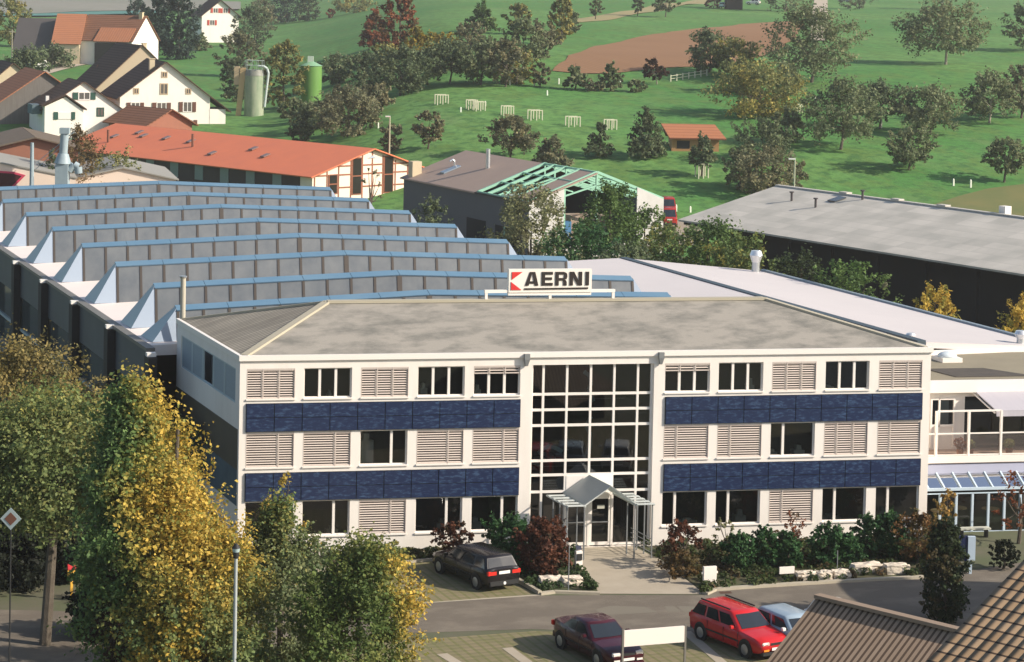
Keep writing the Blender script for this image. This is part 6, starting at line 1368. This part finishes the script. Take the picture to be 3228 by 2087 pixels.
mid(1978, 618, 146, None, 4.8, 'green', 'round', 2600, .24, 'bright green tree against the black shed front', 11)
mid(2060, 660, 140, None, 2.4, 'brown', 'spread', 400, .22, 'thin brown sapling against the black shed front', 13)
mid(2176, 668, 138, None, 3.0, 'yg', 'column', 4200, .19, 'golden yellow tree against the black shed front', 14)
mid(2374, 702, 130, None, 2.6, 'yg', 'column', 2600, .19, 'yellow-tipped tree at the right edge before the black shed', 15)
mid(186, 302, 216, None, 5.2, [(.17, .115, .05), (.13, .095, .045), (.20, .14, .06)], 'round', 3000, .26, 'tan-brown tree beside the steel flue', 16)
mid(278, 358, 218, None, 5.4, 'mix', 'round', 2600, .26, 'yellow-green bush at the left end of the orange-red roof', 17)
mid(120, 352, 214, None, 2.6, 'dark', 'round', 1000, .24, 'dark bush behind the stay wires of the vent mast', 18)

# ------------------------------------------------------------------ unseen neighbour whose shade falls on the right end of the street
e = empty('unseen_shading_house', (36.6, -25.6, 0), 'unseen house placed just outside the right edge to shade the street', 'house', rz=DL)
MB().prism([(-5, -5, -.3), (5, -5, -.3), (5, -5, 6.8), (0, -5, 9.7), (-5, -5, 6.8)], (0, 10, 0)).build('wall', WHITE, e); MB().prism([(-5.5, -5.4, 6.6), (0, -5.4, 9.9), (0, 5.4, 9.9), (-5.5, 5.4, 6.6)], (0, 0, .2)).prism([(5.5, -5.4, 6.6), (0, -5.4, 9.9), (0, 5.4, 9.9), (5.5, 5.4, 6.6)], (0, 0, .2)).build('roof', TL_BR, e)

# ------------------------------------------------------------------ light
HAZE = .00020
SUN_EL, TURN = 30.0, 16.0
sv = RH*math.cos(rad(TURN))-FH*math.sin(rad(TURN)); sv = sv*math.cos(rad(SUN_EL)); sv[2] = math.sin(rad(SUN_EL))
sd_ = bpy.data.lights.new('sun', 'SUN'); sd_.energy = 5.0; sd_.angle = rad(.5); sd_.color = (1.0, .90, .77)
so = bpy.data.objects.new('sun', sd_); COL.objects.link(so); so.rotation_euler = Vector(-sv).to_track_quat('-Z', 'Y').to_euler(); so.location = (0, 0, 120)
wd = bpy.data.worlds.new('World'); SC.world = wd; wd.use_nodes = True; nt = wd.node_tree; bg = nt.nodes['Background']
sky = nt.nodes.new('ShaderNodeTexSky'); sky.sky_type = 'NISHITA'; sky.sun_disc = False; sky.sun_elevation = rad(SUN_EL); sky.sun_rotation = math.atan2(sv[0], sv[1]); sky.air_density = 1.0; sky.dust_density = 1.5
nt.links.new(sky.outputs[0], bg.inputs[0]); bg.inputs[1].default_value = .12
SC.view_settings.view_transform = 'Standard'; SC.view_settings.look = 'None'; SC.view_settings.exposure = .46; SC.view_settings.gamma = 1.0
SC.render.film_transparent = False
try:
    SC.cycles.max_bounces = 6; SC.cycles.transparent_max_bounces = 8; SC.cycles.use_denoising = True
except Exception: pass

# ------------------------------------------------------------------ haze
hz_ = MB(); hz_.box(-4600, 4600, -4600, 4600, -2, 96); hm = bpy.data.materials.new('haze_air'); hm.use_nodes = True; nt = hm.node_tree
for n_ in list(nt.nodes):
    if n_.type != 'OUTPUT_MATERIAL': nt.nodes.remove(n_)
pv = nt.nodes.new('ShaderNodeVolumePrincipled'); pv.inputs['Color'].default_value = (.93, .93, .90, 1); pv.inputs['Density'].default_value = HAZE; pv.inputs['Anisotropy'].default_value = .25
nt.links.new(pv.outputs[0], nt.nodes['Material Output'].inputs['Volume'])
ho = hz_.build('haze', hm); tag(ho, 'thin autumn haze over the valley', kind='stuff')
